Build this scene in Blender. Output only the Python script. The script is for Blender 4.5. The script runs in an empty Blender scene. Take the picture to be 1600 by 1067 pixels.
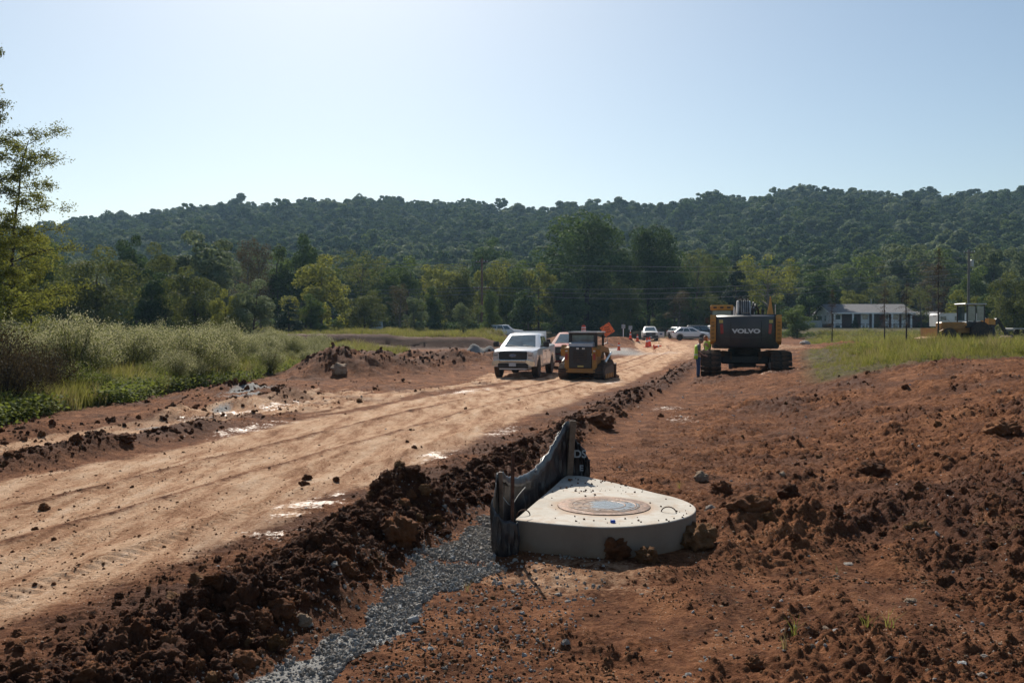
import bpy, bmesh, math, random, time
import numpy as np
from mathutils import Vector, Matrix, Euler
from mathutils import noise as mnoise
T0 = time.time()
random.seed(7)
SC = bpy.context.scene
COL = SC.collection
R = math.radians

# ------------------------------------------------------------------ camera, light, exposure
F = 1422.0          # focal length in pixels of a 1600 wide frame
HZ = 512.0          # horizon row
CAMZ = 2.0
cam = bpy.data.cameras.new('camera')
cam.sensor_width = 36.0
cam.lens = 36.0 * F / 1600.0
cam.clip_start = 0.05
cam.clip_end = 6000
camo = bpy.data.objects.new('camera', cam)
COL.objects.link(camo)
camo.location = (0, 0, CAMZ)
camo.rotation_euler = (R(90) - math.atan((533.5 - HZ) / F), 0, 0)
SC.camera = camo

SUN_EL, SUN_AZ = 39.0, -12.0        # degrees; azimuth clockwise from +Y
world = bpy.data.worlds.new('World')
SC.world = world
world.use_nodes = True
wn = world.node_tree
bgn = wn.nodes['Background']
sky = wn.nodes.new('ShaderNodeTexSky')
sky.sky_type = 'NISHITA'
sky.sun_disc = False
sky.sun_elevation = R(SUN_EL)
sky.sun_rotation = R(SUN_AZ)
sky.altitude = 200
sky.air_density = 1.0
sky.dust_density = 1.0
sky.ozone_density = 0.8
tint = wn.nodes.new('ShaderNodeMix'); tint.data_type = 'RGBA'; tint.blend_type = 'MULTIPLY'; tint.inputs[0].default_value = 1.0
tint.inputs[7].default_value = (0.97, 1.0, 0.97, 1)
wn.links.new(sky.outputs[0], tint.inputs[6])
wn.links.new(tint.outputs[2], bgn.inputs[0])
bgn.inputs[1].default_value = 0.080

sl = bpy.data.lights.new('sun', 'SUN')
sl.energy = 5.0
sl.angle = R(0.6)
sl.color = (1.0, 0.93, 0.82)
so = bpy.data.objects.new('sun', sl)
COL.objects.link(so)
SV = Vector((math.sin(R(SUN_AZ)) * math.cos(R(SUN_EL)), math.cos(R(SUN_AZ)) * math.cos(R(SUN_EL)), math.sin(R(SUN_EL))))
so.rotation_euler = SV.to_track_quat('Z', 'Y').to_euler()
so.location = (-20, 60, 80)

SC.render.engine = 'CYCLES'
vs = SC.view_settings
vs.view_transform = 'Standard'
vs.look = 'None'
vs.exposure = 0.34
vs.gamma = 1.0
vs.use_curve_mapping = False
cy = SC.cycles
cy.max_bounces = 6
cy.diffuse_bounces = 3
cy.glossy_bounces = 3
cy.transmission_bounces = 4
cy.volume_bounces = 0
cy.transparent_max_bounces = 6
cy.sample_clamp_indirect = 4.0
cy.use_denoising = True
cy.volume_max_steps = 64

# ------------------------------------------------------------------ noise
def _hash(ix, iy, seed):
    n = (ix.astype(np.int64) * 374761393 + iy.astype(np.int64) * 668265263 + seed * 974711) & 0xffffffff
    n = ((n ^ (n >> 13)) * 1274126177) & 0xffffffff
    n = (n ^ (n >> 16)) & 0xffffffff
    return n / 4294967295.0

def vnoise(x, y, seed=0):
    ix = np.floor(x); iy = np.floor(y)
    fx = x - ix; fy = y - iy
    fx = fx * fx * fx * (fx * (fx * 6 - 15) + 10); fy = fy * fy * fy * (fy * (fy * 6 - 15) + 10)
    a = _hash(ix, iy, seed); b = _hash(ix + 1, iy, seed)
    c = _hash(ix, iy + 1, seed); d = _hash(ix + 1, iy + 1, seed)
    return (a + (b - a) * fx) * (1 - fy) + (c + (d - c) * fx) * fy      # 0..1

def fbm(x, y, seed=0, octs=4, gain=0.5, rot=True):
    s = 0.0; amp = 1.0; tot = 0.0
    for k in range(octs):
        s = s + amp * vnoise(x, y, seed + k * 17)
        tot += amp; amp *= gain
        x, y = (1.62 * x + 1.21 * y + 3.1, -1.21 * x + 1.62 * y + 1.7)
    return s / tot

def cells(x, y, seed=0):
    """distance to the nearest of jittered points: 0 at a point"""
    ix = np.floor(x); iy = np.floor(y)
    best = np.full(np.shape(x), 9.0)
    for dx in (-1, 0, 1):
        for dy in (-1, 0, 1):
            cx = ix + dx; cyy = iy + dy
            px = cx + _hash(cx, cyy, seed); py = cyy + _hash(cx, cyy, seed + 5)
            d = (px - x) ** 2 + (py - y) ** 2
            best = np.minimum(best, d)
    return np.sqrt(best)

def sst(a, b, x):
    t = np.clip((x - a) / (b - a), 0, 1)
    return t * t * (3 - 2 * t)

# ------------------------------------------------------------------ the lie of the land
def road_u(x, y):
    yy = np.minimum(y, 75.0)
    c = -4.3 + 0.269 * (yy - 11.5) + 0.12 * (y - yy)
    return (x - c) * 0.966

RIDGE = [(-400, 400), (-100, 372), (0, 362), (100, 356), (200, 343), (300, 327), (430, 322), (530, 316), (640, 314), (730, 320), (800, 331),
         (880, 328), (950, 326), (1010, 330), (1060, 326), (1130, 313), (1170, 318), (1250, 304), (1330, 305), (1400, 312), (1500, 309),
         (1600, 300), (1800, 296), (2200, 330)]
RX = np.array([p[0] for p in RIDGE], float); RY = np.array([p[1] for p in RIDGE], float)
RIDGE_D = 600.0
def smooth_land(x, y):
    """height without the churned soil"""
    x = np.asarray(x, float); y = np.asarray(y, float)
    z = np.zeros(np.broadcast(x, y).shape)
    z = z - 0.2 * sst(20, 40, y) * (1 - sst(3, 8, x - 0.1 * y + 2)) * (1 - sst(55, 80, y))
    rise = 1.1 * sst(0, 8, x - (2.5 + 0.1 * y)) * sst(1.0, 9.0, y)
    far = 1 - 0.72 * sst(27, 38, y) * (1 - sst(13.5, 18, x)) - 0.55 * sst(34, 70, y) * sst(13.5, 18, x)
    z = z + rise * far
    z = z + 0.3 * (1 - sst(-12.5, -10.3, x)) * sst(6, 16, y)
    # cut bank across the left middle distance, then the meadow
    z = z + 1.05 * sst(87, 88.6, y + 2.5 * fbm(x * 0.15, y * 0 + 2.0, 5, 2)) * (1 - sst(-3.5, 1.0, x))
    z = z + 0.55 * sst(95, 150, y) * (1 - sst(-3, 3, x)) + 1.5 * sst(117, 150, y) * sst(-3, 3, x)
    for (mx, my, h, rx, ry) in ((12.0, 104, 1.0, 3.6, 2.4), (8.0, 113, 1.45, 4.0, 3.0), (14.0, 84, 0.2, 4, 2.5), (24.5, 60, 0.45, 6, 3), (35.0, 71.5, 0.5, 5, 5), (-1.2, 108, 0.75, 3.2, 2.4)):
        z = z + h * np.exp(-((x - mx) / rx) ** 2 - ((y - my) / ry) ** 2)
    # the wooded hill
    px = 800 + F * x / np.maximum(y, 60)
    zr = CAMZ + (HZ - np.interp(px, RX, RY)) / F * RIDGE_D - 15.5
    up = sst(200, RIDGE_D, y) * (0.86 + 0.14 * sst(440, RIDGE_D, y))
    z = z + zr * up * (1 - 0.75 * sst(RIDGE_D + 15, RIDGE_D + 330, y))
    z = z + 7 * (fbm(x / 85.0, y / 85.0, 11, 3) - 0.5) * sst(230, 380, y)
    return z

MOUNDS = ((-7.5, 40.5, 1.05, 1.5, 1.5), (-6.0, 42.5, 0.8, 1.9, 1.5), (-9.0, 42.0, 0.55, 1.3, 1.4), (-4.2, 47.0, 0.5, 1.6, 1.3), (-3.4, 54.0, 0.75, 2.2, 1.6),
          (-0.9, 57.0, 0.55, 2.0, 1.4), (-6.2, 57.5, 0.55, 1.8, 1.4), (-8.8, 29.5, 0.16, 1.4, 1.0), (0.5, 66, 0.4, 2.2, 2.0))
def berm_amt(x, y):
    u = road_u(x, y)
    w = fbm(x * 0.9, y * 0.9, 31, 3)
    b = np.exp(-((u - 3.78 - 0.25 * (w - .5)) / 0.42) ** 2) * (0.45 + 1.1 * fbm(x * 0.55 + 7, y * 0.55, 33, 2)) * (1 - sst(44, 60, y))
    return b
def slab_dist(x, y):
    return np.hypot(x - 0.85, y - 8.6)
def rough_amt(x, y):
    """0 = packed, 1 = fully churned and cloddy"""
    u = road_u(x, y)
    churn = sst(2.1, 2.9, u + 0.5 * (fbm(x * .8, y * .8, 41, 3) - .5)) * (1 - sst(4.25, 4.6, u)) * (1 - sst(50, 75, y))
    right = sst(4.5, 5.0, u) * (0.30 + 0.65 * sst(0.50, 0.66, fbm(x * 0.33, y * 0.33 + 4, 43, 4)))
    right = right + sst(5.2, 6.6, u) * 0.5 * sst(1.9, 4.5, x) * (1 - sst(24, 30, y)) * sst(.3, .6, fbm(x * .6, y * .6, 47, 3))
    heap = np.exp(-((x - 2.25) / 0.5) ** 2 - ((y - 8.7) / 0.65) ** 2) + 0.75 * np.exp(-((x - 1.35) / 0.45) ** 2 - ((y - 7.35) / 0.16) ** 2)
    left = (1 - sst(-3.1, -2.5, u)) * (0.16 + 0.7 * sst(.45, .68, fbm(x * .35, y * .5, 44, 4)))
    a = np.maximum.reduce([churn * (.42 + .5 * np.exp(-((u - 3.8) / .6) ** 2)), right, heap, left])
    # bare ground in front of the slab stays trodden
    calm = np.exp(-((x - 0.3) / 1.1) ** 2 - ((y - 6.3) / 1.0) ** 2)
    a = a * (1 - 0.8 * calm * (1 - np.clip(heap, 0, 1)) * sst(4.3, 4.7, u))
    return np.clip(a, 0, 1.2)
def gravel_amt(x, y):
    u = road_u(x, y)
    n = fbm(x * 2.6, y * 2.6, 51, 3) - 0.5
    w = 0.16 + 0.24 * sst(6, 8.4, y) + 0.55 * n
    g = (1 - sst(0.75, 1.15, np.abs(u - 4.70 - 0.16*sst(7.5, 9, y)) / np.maximum(w, .05))) * (1 - sst(9.6, 10.6, y + n)) * sst(3.6, 4.4, y)
    gap = np.exp(-((y - 7.62 + 0.3 * (x + .4)) / 0.13) ** 2)
    return np.clip(g * (1 - 0.8 * gap), 0, 1)
def height(x, y, fine=True):
    x = np.asarray(x, float); y = np.asarray(y, float)
    z = smooth_land(x, y)
    near = (1 - sst(70, 120, y)) * sst(-25, -5, y)
    u = road_u(x, y)
    A = rough_amt(x, y)
    b = berm_amt(x, y)
    z = z + 0.13 * b * near
    for (mx, my, h, r) in ((-1.15, 9.0, 0.26, 0.36), (-1.02, 9.25, .13, .3), (-1.62, 8.3, 0.13, 0.34), (-1.5, 7.2, 0.13, 0.33), (-1.3, 6.45, 0.10, .3), (-1.75, 6.0, .10, .3), (2.2, 8.9, 0.15, 0.42), (2.9, 9.1, 0.13, 0.5),
                           (1.9, 7.9, 0.10, 0.28), (1.15, 7.28, 0.07, 0.2), (3.1, 7.3, -.05, .5)):
        z = z + h * np.exp(-((x - mx) ** 2 + (y - my) ** 2) / r ** 2)
    for (mx, my, h, rx, ry) in MOUNDS:
        q = ((x - mx) / rx) ** 2 + ((y - my) / ry) ** 2
        z = z + h * np.exp(-q) * (0.8 + 0.5 * fbm(x * 1.3, y * 1.3, 61, 3))
    lw = np.exp(-((u + 3.15 + .3 * (fbm(x * .3, y * .3, 35, 2) - .5)) / 0.33) ** 2) * (1 - sst(17, 20, y)) * sst(2, 6, y)
    z = z + 0.20 * lw * (0.4 + 1.1 * fbm(x * .9, y * .9, 34, 2))
    lw2 = np.exp(-((u + 5.3 + .8 * (fbm(x * .25, y * .25, 36, 2) - .5)) / 0.5) ** 2) * (1 - sst(26, 32, y)) * sst(12, 16, y)
    z = z + 0.20 * lw2 * (0.3 + 1.2 * fbm(x * .8, y * .8, 38, 2))
    road = (1 - sst(2.0, 2.5, np.abs(u)))
    # wheel ruts along the road
    for ru, rw, rd in ((-1.55, .28, .040), (-0.2, 0.3, .034), (1.15, .25, .042), (-.85, .10, -.034), (.45, .10, -.030), (1.75, .10, -.032), (-1.15, .06, -.015), (.12, .05, .014), (.80, .05, -.016), (-.55, .05, .014)):
        z = z - rd * np.exp(-((u - ru - 0.10 * (fbm(y * .12 + ru, y * 0 + ru, 71, 2) - .5)) / rw) ** 2) * near
    # crawler tread marks across the near edge of the road
    tr = (np.exp(-((u - 1.72 - .1 * np.sin(y * .35)) / 0.17) ** 4) + 0.8 * np.exp(-((u - 2.55 - .1 * np.sin(y * .35)) / 0.17) ** 4) + .55 * np.exp(-((u - 5.6 - .5 * np.sin(y * .21)) / 0.2) ** 4) * sst(9, 12, y)) * sst(.42, .55, fbm(x * .5, y * .22, 72, 2))
    s = y * 1.0355 + u * 0.05
    z = z + tr * 0.009 * np.clip(np.sin(s * 2 * math.pi / 0.14) * 1.5, -1, 1) * (1 - sst(22, 30, y))
    for tu, ph, per, am in ((-1.45, 0, .11, .006), (-.25, 1, .12, .0055), (1.05, 2, .10, .007), (-2.0, 3, .16, .010)):
        lane = np.exp(-((u - tu - .14 * np.sin(y * .21 + ph)) / .13) ** 4) * sst(.36, .52, fbm(x * .8 + ph, y * .3, 73, 3))
        z = z + lane * am * np.clip(np.sin((y * 1.0355 + np.abs(u - tu) * .8) * 2 * math.pi / per) * 1.5, -1, 1) * (1 - sst(16, 24, y)) * near
    g = gravel_amt(x, y)
    A = A * (1 - 0.9 * g)
    z = z + 0.01 * g
    # blade and crawler marks on the graded slope at right, running up and away
    ga = (x * .74 - y * .67); gb = (x * .67 + y * .74)
    gr_ = fbm(ga * 1.9, gb * .16, 75, 4, .6)
    z = z + 0.10 * (gr_ - .5) * sst(5.2, 6.5, u) * sst(5, 9, y) * near
    ga2 = (x * .96 - y * .27); gb2 = (x * .27 + y * .96)
    z = z + 0.06 * (fbm(ga2 * 2.6, gb2 * .18, 76, 4, .6) - .5) * sst(4.6, 5.4, u) * near
    mnd = np.zeros(np.shape(z))
    for (mx, my, h, rx, ry) in MOUNDS: mnd = np.maximum(mnd, np.exp(-((x - mx) / rx / 1.3) ** 2 - ((y - my) / ry / 1.3) ** 2))
    A = np.clip(A + 1.6 * mnd, 0, 2.2)
    nz = 0.11 * (fbm(x * 1.1, y * 1.1, 81, 3) - .5) + 0.03 * (fbm(x * .35, y * .35, 80, 2) - .5)
    z = z + nz * (0.35 + 0.75 * A) * near
    if fine:
        c1 = 1 - np.minimum(cells(x * 3.1 + .4 * fbm(x * 9, y * 9, 6, 1), y * 3.1, 91), 1.0)
        c2 = 1 - np.minimum(cells(x * 7.5, y * 7.5 + .4 * fbm(x * 19, y * 19, 6, 1), 92), 1.0)
        c3 = 1 - np.minimum(cells(x * 17.0, y * 17.0, 93), 1.0)
        rub = 0.075 * c1 * c1 * sst(.35, .6, fbm(x * 2.1, y * 2.1, 94, 2)) + 0.050 * c2 * sst(.3, .6, fbm(x * 3.1, y * 3.1, 95, 2)) + 0.018 * c3
        rub = rub + 0.02 * (fbm(x * 11, y * 11, 96, 3) - .5)
        z = z + rub * A * near * (1 + .35 * b)
        gr2 = sst(4.9, 5.4, u) * (1 - .75 * g) * sst(.30, .62, fbm(x * 1.4, y * 1.4, 99, 3)) * (1 - .8 * np.exp(-((x - .3) / 1.0) ** 2 - ((y - 6.9) / .7) ** 2))
        lft = (1 - sst(-2.9, -2.3, u)) * .8 * sst(.35, .6, fbm(x * 1.1, y * 1.1, 100, 3)) + .5 * sst(2.3, 2.9, u) * (1 - sst(4.2, 4.6, u))
        z = z + (gr2 + lft) * near * (0.045 * c2 * c2 + 0.030 * c3 * c3 * (.4 + c2) + 0.05 * (fbm(x * 6, y * 6, 112, 4, .65) - .5))
        dry = 0.034 * (fbm(x * 3.2, y * 1.5, 97, 5, .6) - .5) + 0.013 * (fbm(x * 15, y * 12, 98, 4, .65) - .5)
        z = z + dry * near * (1 - .6 * np.clip(A, 0, 1)) 
    # the bed under the slab is dug flat
    sd = slab_dist(x, y)
    fl = 1 - sst(0.95, 1.45, np.hypot((x - .75) / 1.0, (y - 8.75) / 1.25))
    z = z * (1 - fl) + 0.065 * fl
    return z

def hz(x, y, fine=False):
    return float(height(np.array([float(x)]), np.array([float(y)]), fine)[0])

def px2x(px, D):
    return (px - 800.0) / F * D
def py2z(py, D):
    return CAMZ + (HZ - py) / F * D

_HD = np.exp(np.linspace(math.log(3.0), math.log(260), 700))
def hit(px, py):
    """distance at which the ground appears at a point of the photograph"""
    h = height(px2x(px, _HD), _HD, False)
    return float(_HD[np.argmax(py2z(py, _HD) <= h)])

# ------------------------------------------------------------------ materials
MATS = {}
def newmat(name):
    m = bpy.data.materials.new(name)
    m.use_nodes = True
    MATS[name] = m
    nt = m.node_tree
    return m, nt, nt.nodes['Principled BSDF']

def N(nt, typ, **kw):
    n = nt.nodes.new(typ)
    for k, v in kw.items():
        if k.startswith('i_'):
            key = k[2:]
            n.inputs[int(key) if key.isdigit() else key].default_value = v
        else:
            setattr(n, k, v)
    return n

def ramp(nt, fac, stops, interp='LINEAR'):
    r = nt.nodes.new('ShaderNodeValToRGB')
    r.color_ramp.interpolation = interp
    e = r.color_ramp.elements
    while len(e) < len(stops): e.new(0.5)
    for k, (p, c) in enumerate(stops):
        e[k].position = p
        e[k].color = (*c, 1) if len(c) == 3 else c
    nt.links.new(fac, r.inputs[0])
    return r.outputs[0]

def mixc(nt, fac, a, b, mode='MIX'):
    m = nt.nodes.new('ShaderNodeMix')
    m.data_type = 'RGBA'; m.blend_type = mode
    for s, v in ((m.inputs[0], fac), (m.inputs[6], a), (m.inputs[7], b)):
        if isinstance(v, (int, float)): s.default_value = v
        elif isinstance(v, tuple): s.default_value = (*v, 1) if len(v) == 3 else v
        else: nt.links.new(v, s)
    return m.outputs[2]

def mth(nt, op, a, b=0.0, clamp=False):
    m = nt.nodes.new('ShaderNodeMath'); m.operation = op; m.use_clamp = clamp
    for s, v in ((m.inputs[0], a), (m.inputs[1], b)):
        if isinstance(v, (int, float)): s.default_value = v
        else: nt.links.new(v, s)
    return m.outputs[0]

def plain(name, col, rough=0.6, metal=0.0, var=0.18, scale=6.0, dirt=0.0, coat=0.0, bump=0.0, col2=None, spec=None, dirtcol=(0.30, 0.17, 0.09)):
    """painted / raw surface with uneven tone, optional dust"""
    m, nt, b = newmat(name)
    tc = N(nt, 'ShaderNodeTexCoord')
    n = N(nt, 'ShaderNodeTexNoise', i_Scale=scale, i_Detail=5.0, i_Roughness=0.6)
    nt.links.new(tc.outputs['Object'], n.inputs['Vector'])
    c2 = col2 or tuple(max(0, c * (1 - 2 * var)) for c in col)
    c1 = tuple(min(1, c * (1 + var * .6)) for c in col)
    out = ramp(nt, n.outputs[0], [(0.3, c2), (0.7, c1)])
    if dirt > 0:
        n2 = N(nt, 'ShaderNodeTexNoise', i_Scale=scale * .45, i_Detail=7.0, i_Roughness=0.7)
        nt.links.new(tc.outputs['Object'], n2.inputs['Vector'])
        f = mth(nt, 'MULTIPLY', mth(nt, 'SUBTRACT', n2.outputs[0], 0.42, True), 5 * dirt, True)
        out = mixc(nt, f, out, dirtcol)
    nt.links.new(out, b.inputs['Base Color'])
    b.inputs['Roughness'].default_value = rough
    b.inputs['Metallic'].default_value = metal
    if coat: b.inputs['Coat Weight'].default_value = coat
    if spec is not None: b.inputs['Specular IOR Level'].default_value = spec
    if bump:
        bp = N(nt, 'ShaderNodeBump', i_Strength=bump, i_Distance=0.02)
        nt.links.new(n.outputs[0], bp.inputs['Height'])
        nt.links.new(bp.outputs[0], b.inputs['Normal'])
    return m

def leafmat(name, c1, c2, c3, trans=0.35, rough=0.75, lobes=None):
    """foliage: per-leaf tint attribute, per-tree random, light passing through"""
    m, nt, b = newmat(name)
    at = N(nt, 'ShaderNodeAttribute', attribute_name='tint')
    oi = N(nt, 'ShaderNodeObjectInfo')
    f = mth(nt, 'ADD', mth(nt, 'MULTIPLY', at.outputs['Fac'], 0.7), mth(nt, 'MULTIPLY', oi.outputs['Random'], 0.3))
    col = ramp(nt, f, [(0.12, c1), (0.5, c2), (0.88, c3)])
    nt.links.new(col, b.inputs['Base Color'])
    b.inputs['Roughness'].default_value = rough
    b.inputs['Specular IOR Level'].default_value = 0.12
    tr = N(nt, 'ShaderNodeBsdfTranslucent')
    tcol = mixc(nt, 0.35, col, (c3[0] * 1.3, c3[1] * 1.25, c3[2] * .6))
    nt.links.new(tcol, tr.inputs[0])
    ms = N(nt, 'ShaderNodeMixShader', i_0=trans)
    nt.links.new(b.outputs[0], ms.inputs[1]); nt.links.new(tr.outputs[0], ms.inputs[2])
    nt.links.new(ms.outputs[0], nt.nodes['Material Output'].inputs[0])
    return m

def glassmat(name, col=(0.03, 0.045, 0.05), rough=0.04):
    m, nt, b = newmat(name)
    tc = N(nt, 'ShaderNodeTexCoord')
    n = N(nt, 'ShaderNodeTexNoise', i_Scale=3.0, i_Detail=4.0)
    nt.links.new(tc.outputs['Object'], n.inputs['Vector'])
    nt.links.new(ramp(nt, n.outputs[0], [(.3, col), (.75, tuple(c * 2.2 for c in col))]), b.inputs['Base Color'])
    b.inputs['Roughness'].default_value = rough
    b.inputs['IOR'].default_value = 1.5
    b.inputs['Specular IOR Level'].default_value = 0.8
    b.inputs['Coat Weight'].default_value = 0.6
    b.inputs['Coat Roughness'].default_value = 0.03
    return m

# ------------------------------------------------------------------ mesh building
class MB:
    def __init__(s): s.v = []; s.f = []; s.mi = []; s.cur = 0; s.M = None
    def add(s, vs_, fs_):
        o = len(s.v)
        if s.M is not None: vs_ = [s.M @ Vector(p) for p in vs_]
        s.v += [tuple(p) for p in vs_]
        s.f += [tuple(i + o for i in f) for f in fs_]
        s.mi += [s.cur] * len(fs_)
        return s
    def box(s, c, d, bev=0.0, rot=None):
        hx, hy, hzz = d[0] / 2, d[1] / 2, d[2] / 2
        b = min(bev, hx * .9, hy * .9, hzz * .9)
        rm = Euler(rot).to_matrix() if rot else None
        if b <= 0:
            vv = [(x, y, z) for z in (-hzz, hzz) for y in (-hy, hy) for x in (-hx, hx)]
            ff = [(0, 2, 3, 1), (4, 5, 7, 6), (0, 1, 5, 4), (2, 6, 7, 3), (0, 4, 6, 2), (1, 3, 7, 5)]
        else:
            vv = []; idx = {}
            for sx in (-1, 1):
                for sy in (-1, 1):
                    for sz in (-1, 1):
                        for ax in range(3):
                            p = [sx * (hx - b), sy * (hy - b), sz * (hzz - b)]
                            p[ax] = (sx * hx, sy * hy, sz * hzz)[ax]
                            idx[(sx, sy, sz, ax)] = len(vv); vv.append(tuple(p))
            ff = []
            for sg in (-1, 1):
                q = [idx[(sg, a, c_, 0)] for a, c_ in ((-1, -1), (1, -1), (1, 1), (-1, 1))]; ff.append(tuple(q if sg > 0 else q[::-1]))
                q = [idx[(a, sg, c_, 1)] for a, c_ in ((-1, -1), (1, -1), (1, 1), (-1, 1))]; ff.append(tuple(q[::-1] if sg > 0 else q))
                q = [idx[(a, c_, sg, 2)] for a, c_ in ((-1, -1), (1, -1), (1, 1), (-1, 1))]; ff.append(tuple(q if sg > 0 else q[::-1]))
            for s1 in (-1, 1):
                for s2 in (-1, 1):
                    e = [idx[(-1, s1, s2, 1)], idx[(1, s1, s2, 1)], idx[(1, s1, s2, 2)], idx[(-1, s1, s2, 2)]]; ff.append(tuple(e if s1 * s2 > 0 else e[::-1]))
                    e = [idx[(s1, -1, s2, 2)], idx[(s1, 1, s2, 2)], idx[(s1, 1, s2, 0)], idx[(s1, -1, s2, 0)]]; ff.append(tuple(e if s1 * s2 > 0 else e[::-1]))
                    e = [idx[(s1, s2, -1, 0)], idx[(s1, s2, 1, 0)], idx[(s1, s2, 1, 1)], idx[(s1, s2, -1, 1)]]; ff.append(tuple(e if s1 * s2 > 0 else e[::-1]))
            for sx in (-1, 1):
                for sy in (-1, 1):
                    for sz in (-1, 1):
                        t = [idx[(sx, sy, sz, 0)], idx[(sx, sy, sz, 1)], idx[(sx, sy, sz, 2)]]
                        ff.append(tuple(t if sx * sy * sz > 0 else t[::-1]))
        cc = Vector(c)
        vv = [(rm @ Vector(p) if rm else Vector(p)) + cc for p in vv]
        return s.add(vv, ff)
    def tube(s, pts, rad, seg=8, cap=True):
        pts = [Vector(p) for p in pts]
        if not isinstance(rad, (list, tuple)): rad = [rad] * len(pts)
        rings = []
        ref = Vector((0, 0, 1))
        vv = []
        for i, p in enumerate(pts):
            t = (pts[min(i + 1, len(pts) - 1)] - pts[max(i - 1, 0)])
            if t.length < 1e-9: t = Vector((0, 0, 1))
            t.normalize()
            if abs(t.dot(ref)) > 0.95: ref = Vector((1, 0, 0)) if abs(t.x) < .9 else Vector((0, 1, 0))
            a = t.cross(ref).normalized(); b = t.cross(a).normalized()
            for k in range(seg):
                an = 2 * math.pi * k / seg
                vv.append(p + a * (math.cos(an) * rad[i]) + b * (math.sin(an) * rad[i]))
        ff = []
        for i in range(len(pts) - 1):
            for k in range(seg):
                k2 = (k + 1) % seg
                ff.append((i * seg + k, i * seg + k2, (i + 1) * seg + k2, (i + 1) * seg + k))
        if cap:
            ff.append(tuple(range(seg))); ff.append(tuple((len(pts) - 1) * seg + k for k in range(seg - 1, -1, -1)))
        return s.add(vv, ff)
    def prism(s, prof, a0, a1, axis='y'):
        """profile of (p,q) pairs in the plane across `axis`, extruded from a0 to a1"""
        def P(p, a):
            return {'y': (p[0], a, p[1]), 'x': (a, p[0], p[1]), 'z': (p[0], p[1], a)}[axis]
        n = len(prof)
        vv = [P(p, a0) for p in prof] + [P(p, a1) for p in prof]
        ff = [tuple(range(n)), tuple(range(2 * n - 1, n - 1, -1))] + [(i, (i + 1) % n, n + (i + 1) % n, n + i) for i in range(n)]
        return s.add(vv, ff)
    def loft(s, secs, cap=True, closed=True):
        n = len(secs[0]); vv = [p for sec in secs for p in sec]; ff = []
        for i in range(len(secs) - 1):
            for k in range(n if closed else n - 1):
                k2 = (k + 1) % n
                ff.append((i * n + k, i * n + k2, (i + 1) * n + k2, (i + 1) * n + k))
        if cap:
            ff.append(tuple(range(n - 1, -1, -1))); ff.append(tuple((len(secs) - 1) * n + k for k in range(n)))
        return s.add(vv, ff)
    def disc(s, c, axis, prof, seg=20):
        """lathe: prof = (r, a) pairs along the axis"""
        secs = []
        for r, a in prof:
            ring = []
            for k in range(seg):
                an = 2 * math.pi * k / seg
                q = (math.cos(an) * r, math.sin(an) * r)
                ring.append({'x': (c[0] + a, c[1] + q[0], c[2] + q[1]), 'y': (c[0] + q[0], c[1] + a, c[2] + q[1]), 'z': (c[0] + q[0], c[1] + q[1], c[2] + a)}[axis])
            secs.append(ring)
        return s.loft(secs)
    def patch(s, q, u0, u1, v0, v1, off=0.004, th=0.012):
        """thin slab lying on the quad q (a,b,c,d counter-clockwise from outside), a..b along u, a..d along v"""
        a, b, c, d = [Vector(p) for p in q]
        nrm = (b - a).cross(d - a).normalized()
        def P(u, v): return (a * (1 - u) + b * u) * (1 - v) + (d * (1 - u) + c * u) * v
        base = [P(u0, v0), P(u1, v0), P(u1, v1), P(u0, v1)]
        o = [p + nrm * off for p in base]; i_ = [p + nrm * (off - th) for p in base]
        return s.add(i_ + o, [(3, 2, 1, 0), (4, 5, 6, 7), (0, 1, 5, 4), (1, 2, 6, 5), (2, 3, 7, 6), (3, 0, 4, 7)])
    def build(s, name, mats, parent=None, smooth=False, fix=True):
        me = bpy.data.meshes.new(name)
        me.from_pydata(s.v, [], s.f)
        if not isinstance(mats, (list, tuple)): mats = [mats]
        for m in mats: me.materials.append(MATS[m] if isinstance(m, str) else m)
        if len(mats) > 1: me.polygons.foreach_set('material_index', s.mi)
        if fix:
            bm = bmesh.new(); bm.from_mesh(me); bmesh.ops.recalc_face_normals(bm, faces=bm.faces); bm.to_mesh(me); bm.free()
        if smooth:
            me.polygons.foreach_set('use_smooth', [True] * len(me.polygons))
            try: me.set_sharp_from_angle(angle=R(35))
            except Exception: pass
        me.update()
        o = bpy.data.objects.new(name, me)
        COL.objects.link(o)
        if parent: o.parent = parent
        return o

def tag(o, label=None, cat=None, group=None, kind=None):
    if label: o['label'] = label
    if cat: o['category'] = cat
    if group: o['group'] = group
    if kind: o['kind'] = kind
    return o
def empty(name, loc=(0, 0, 0), rz=0.0, label=None, cat=None, group=None, sc=1.0):
    o = bpy.data.objects.new(name, None)
    COL.objects.link(o)
    o.location = loc; o.rotation_euler = (0, 0, rz); o.scale = (sc,) * 3
    o.empty_display_size = 0.3
    return tag(o, label, cat, group)
KIDS = {}
def kids(o):
    return [c for c in COL.objects if c.parent == o]
def copy_tree(o, parent=None):
    c = o.copy(); COL.objects.link(c); c.parent = parent
    for ch in kids(o): copy_tree(ch, c)
    return c
def box(name, c, d, m, parent=None, bev=0.01, rot=None): return MB().box(c, d, bev, rot).build(name, m, parent)

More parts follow.
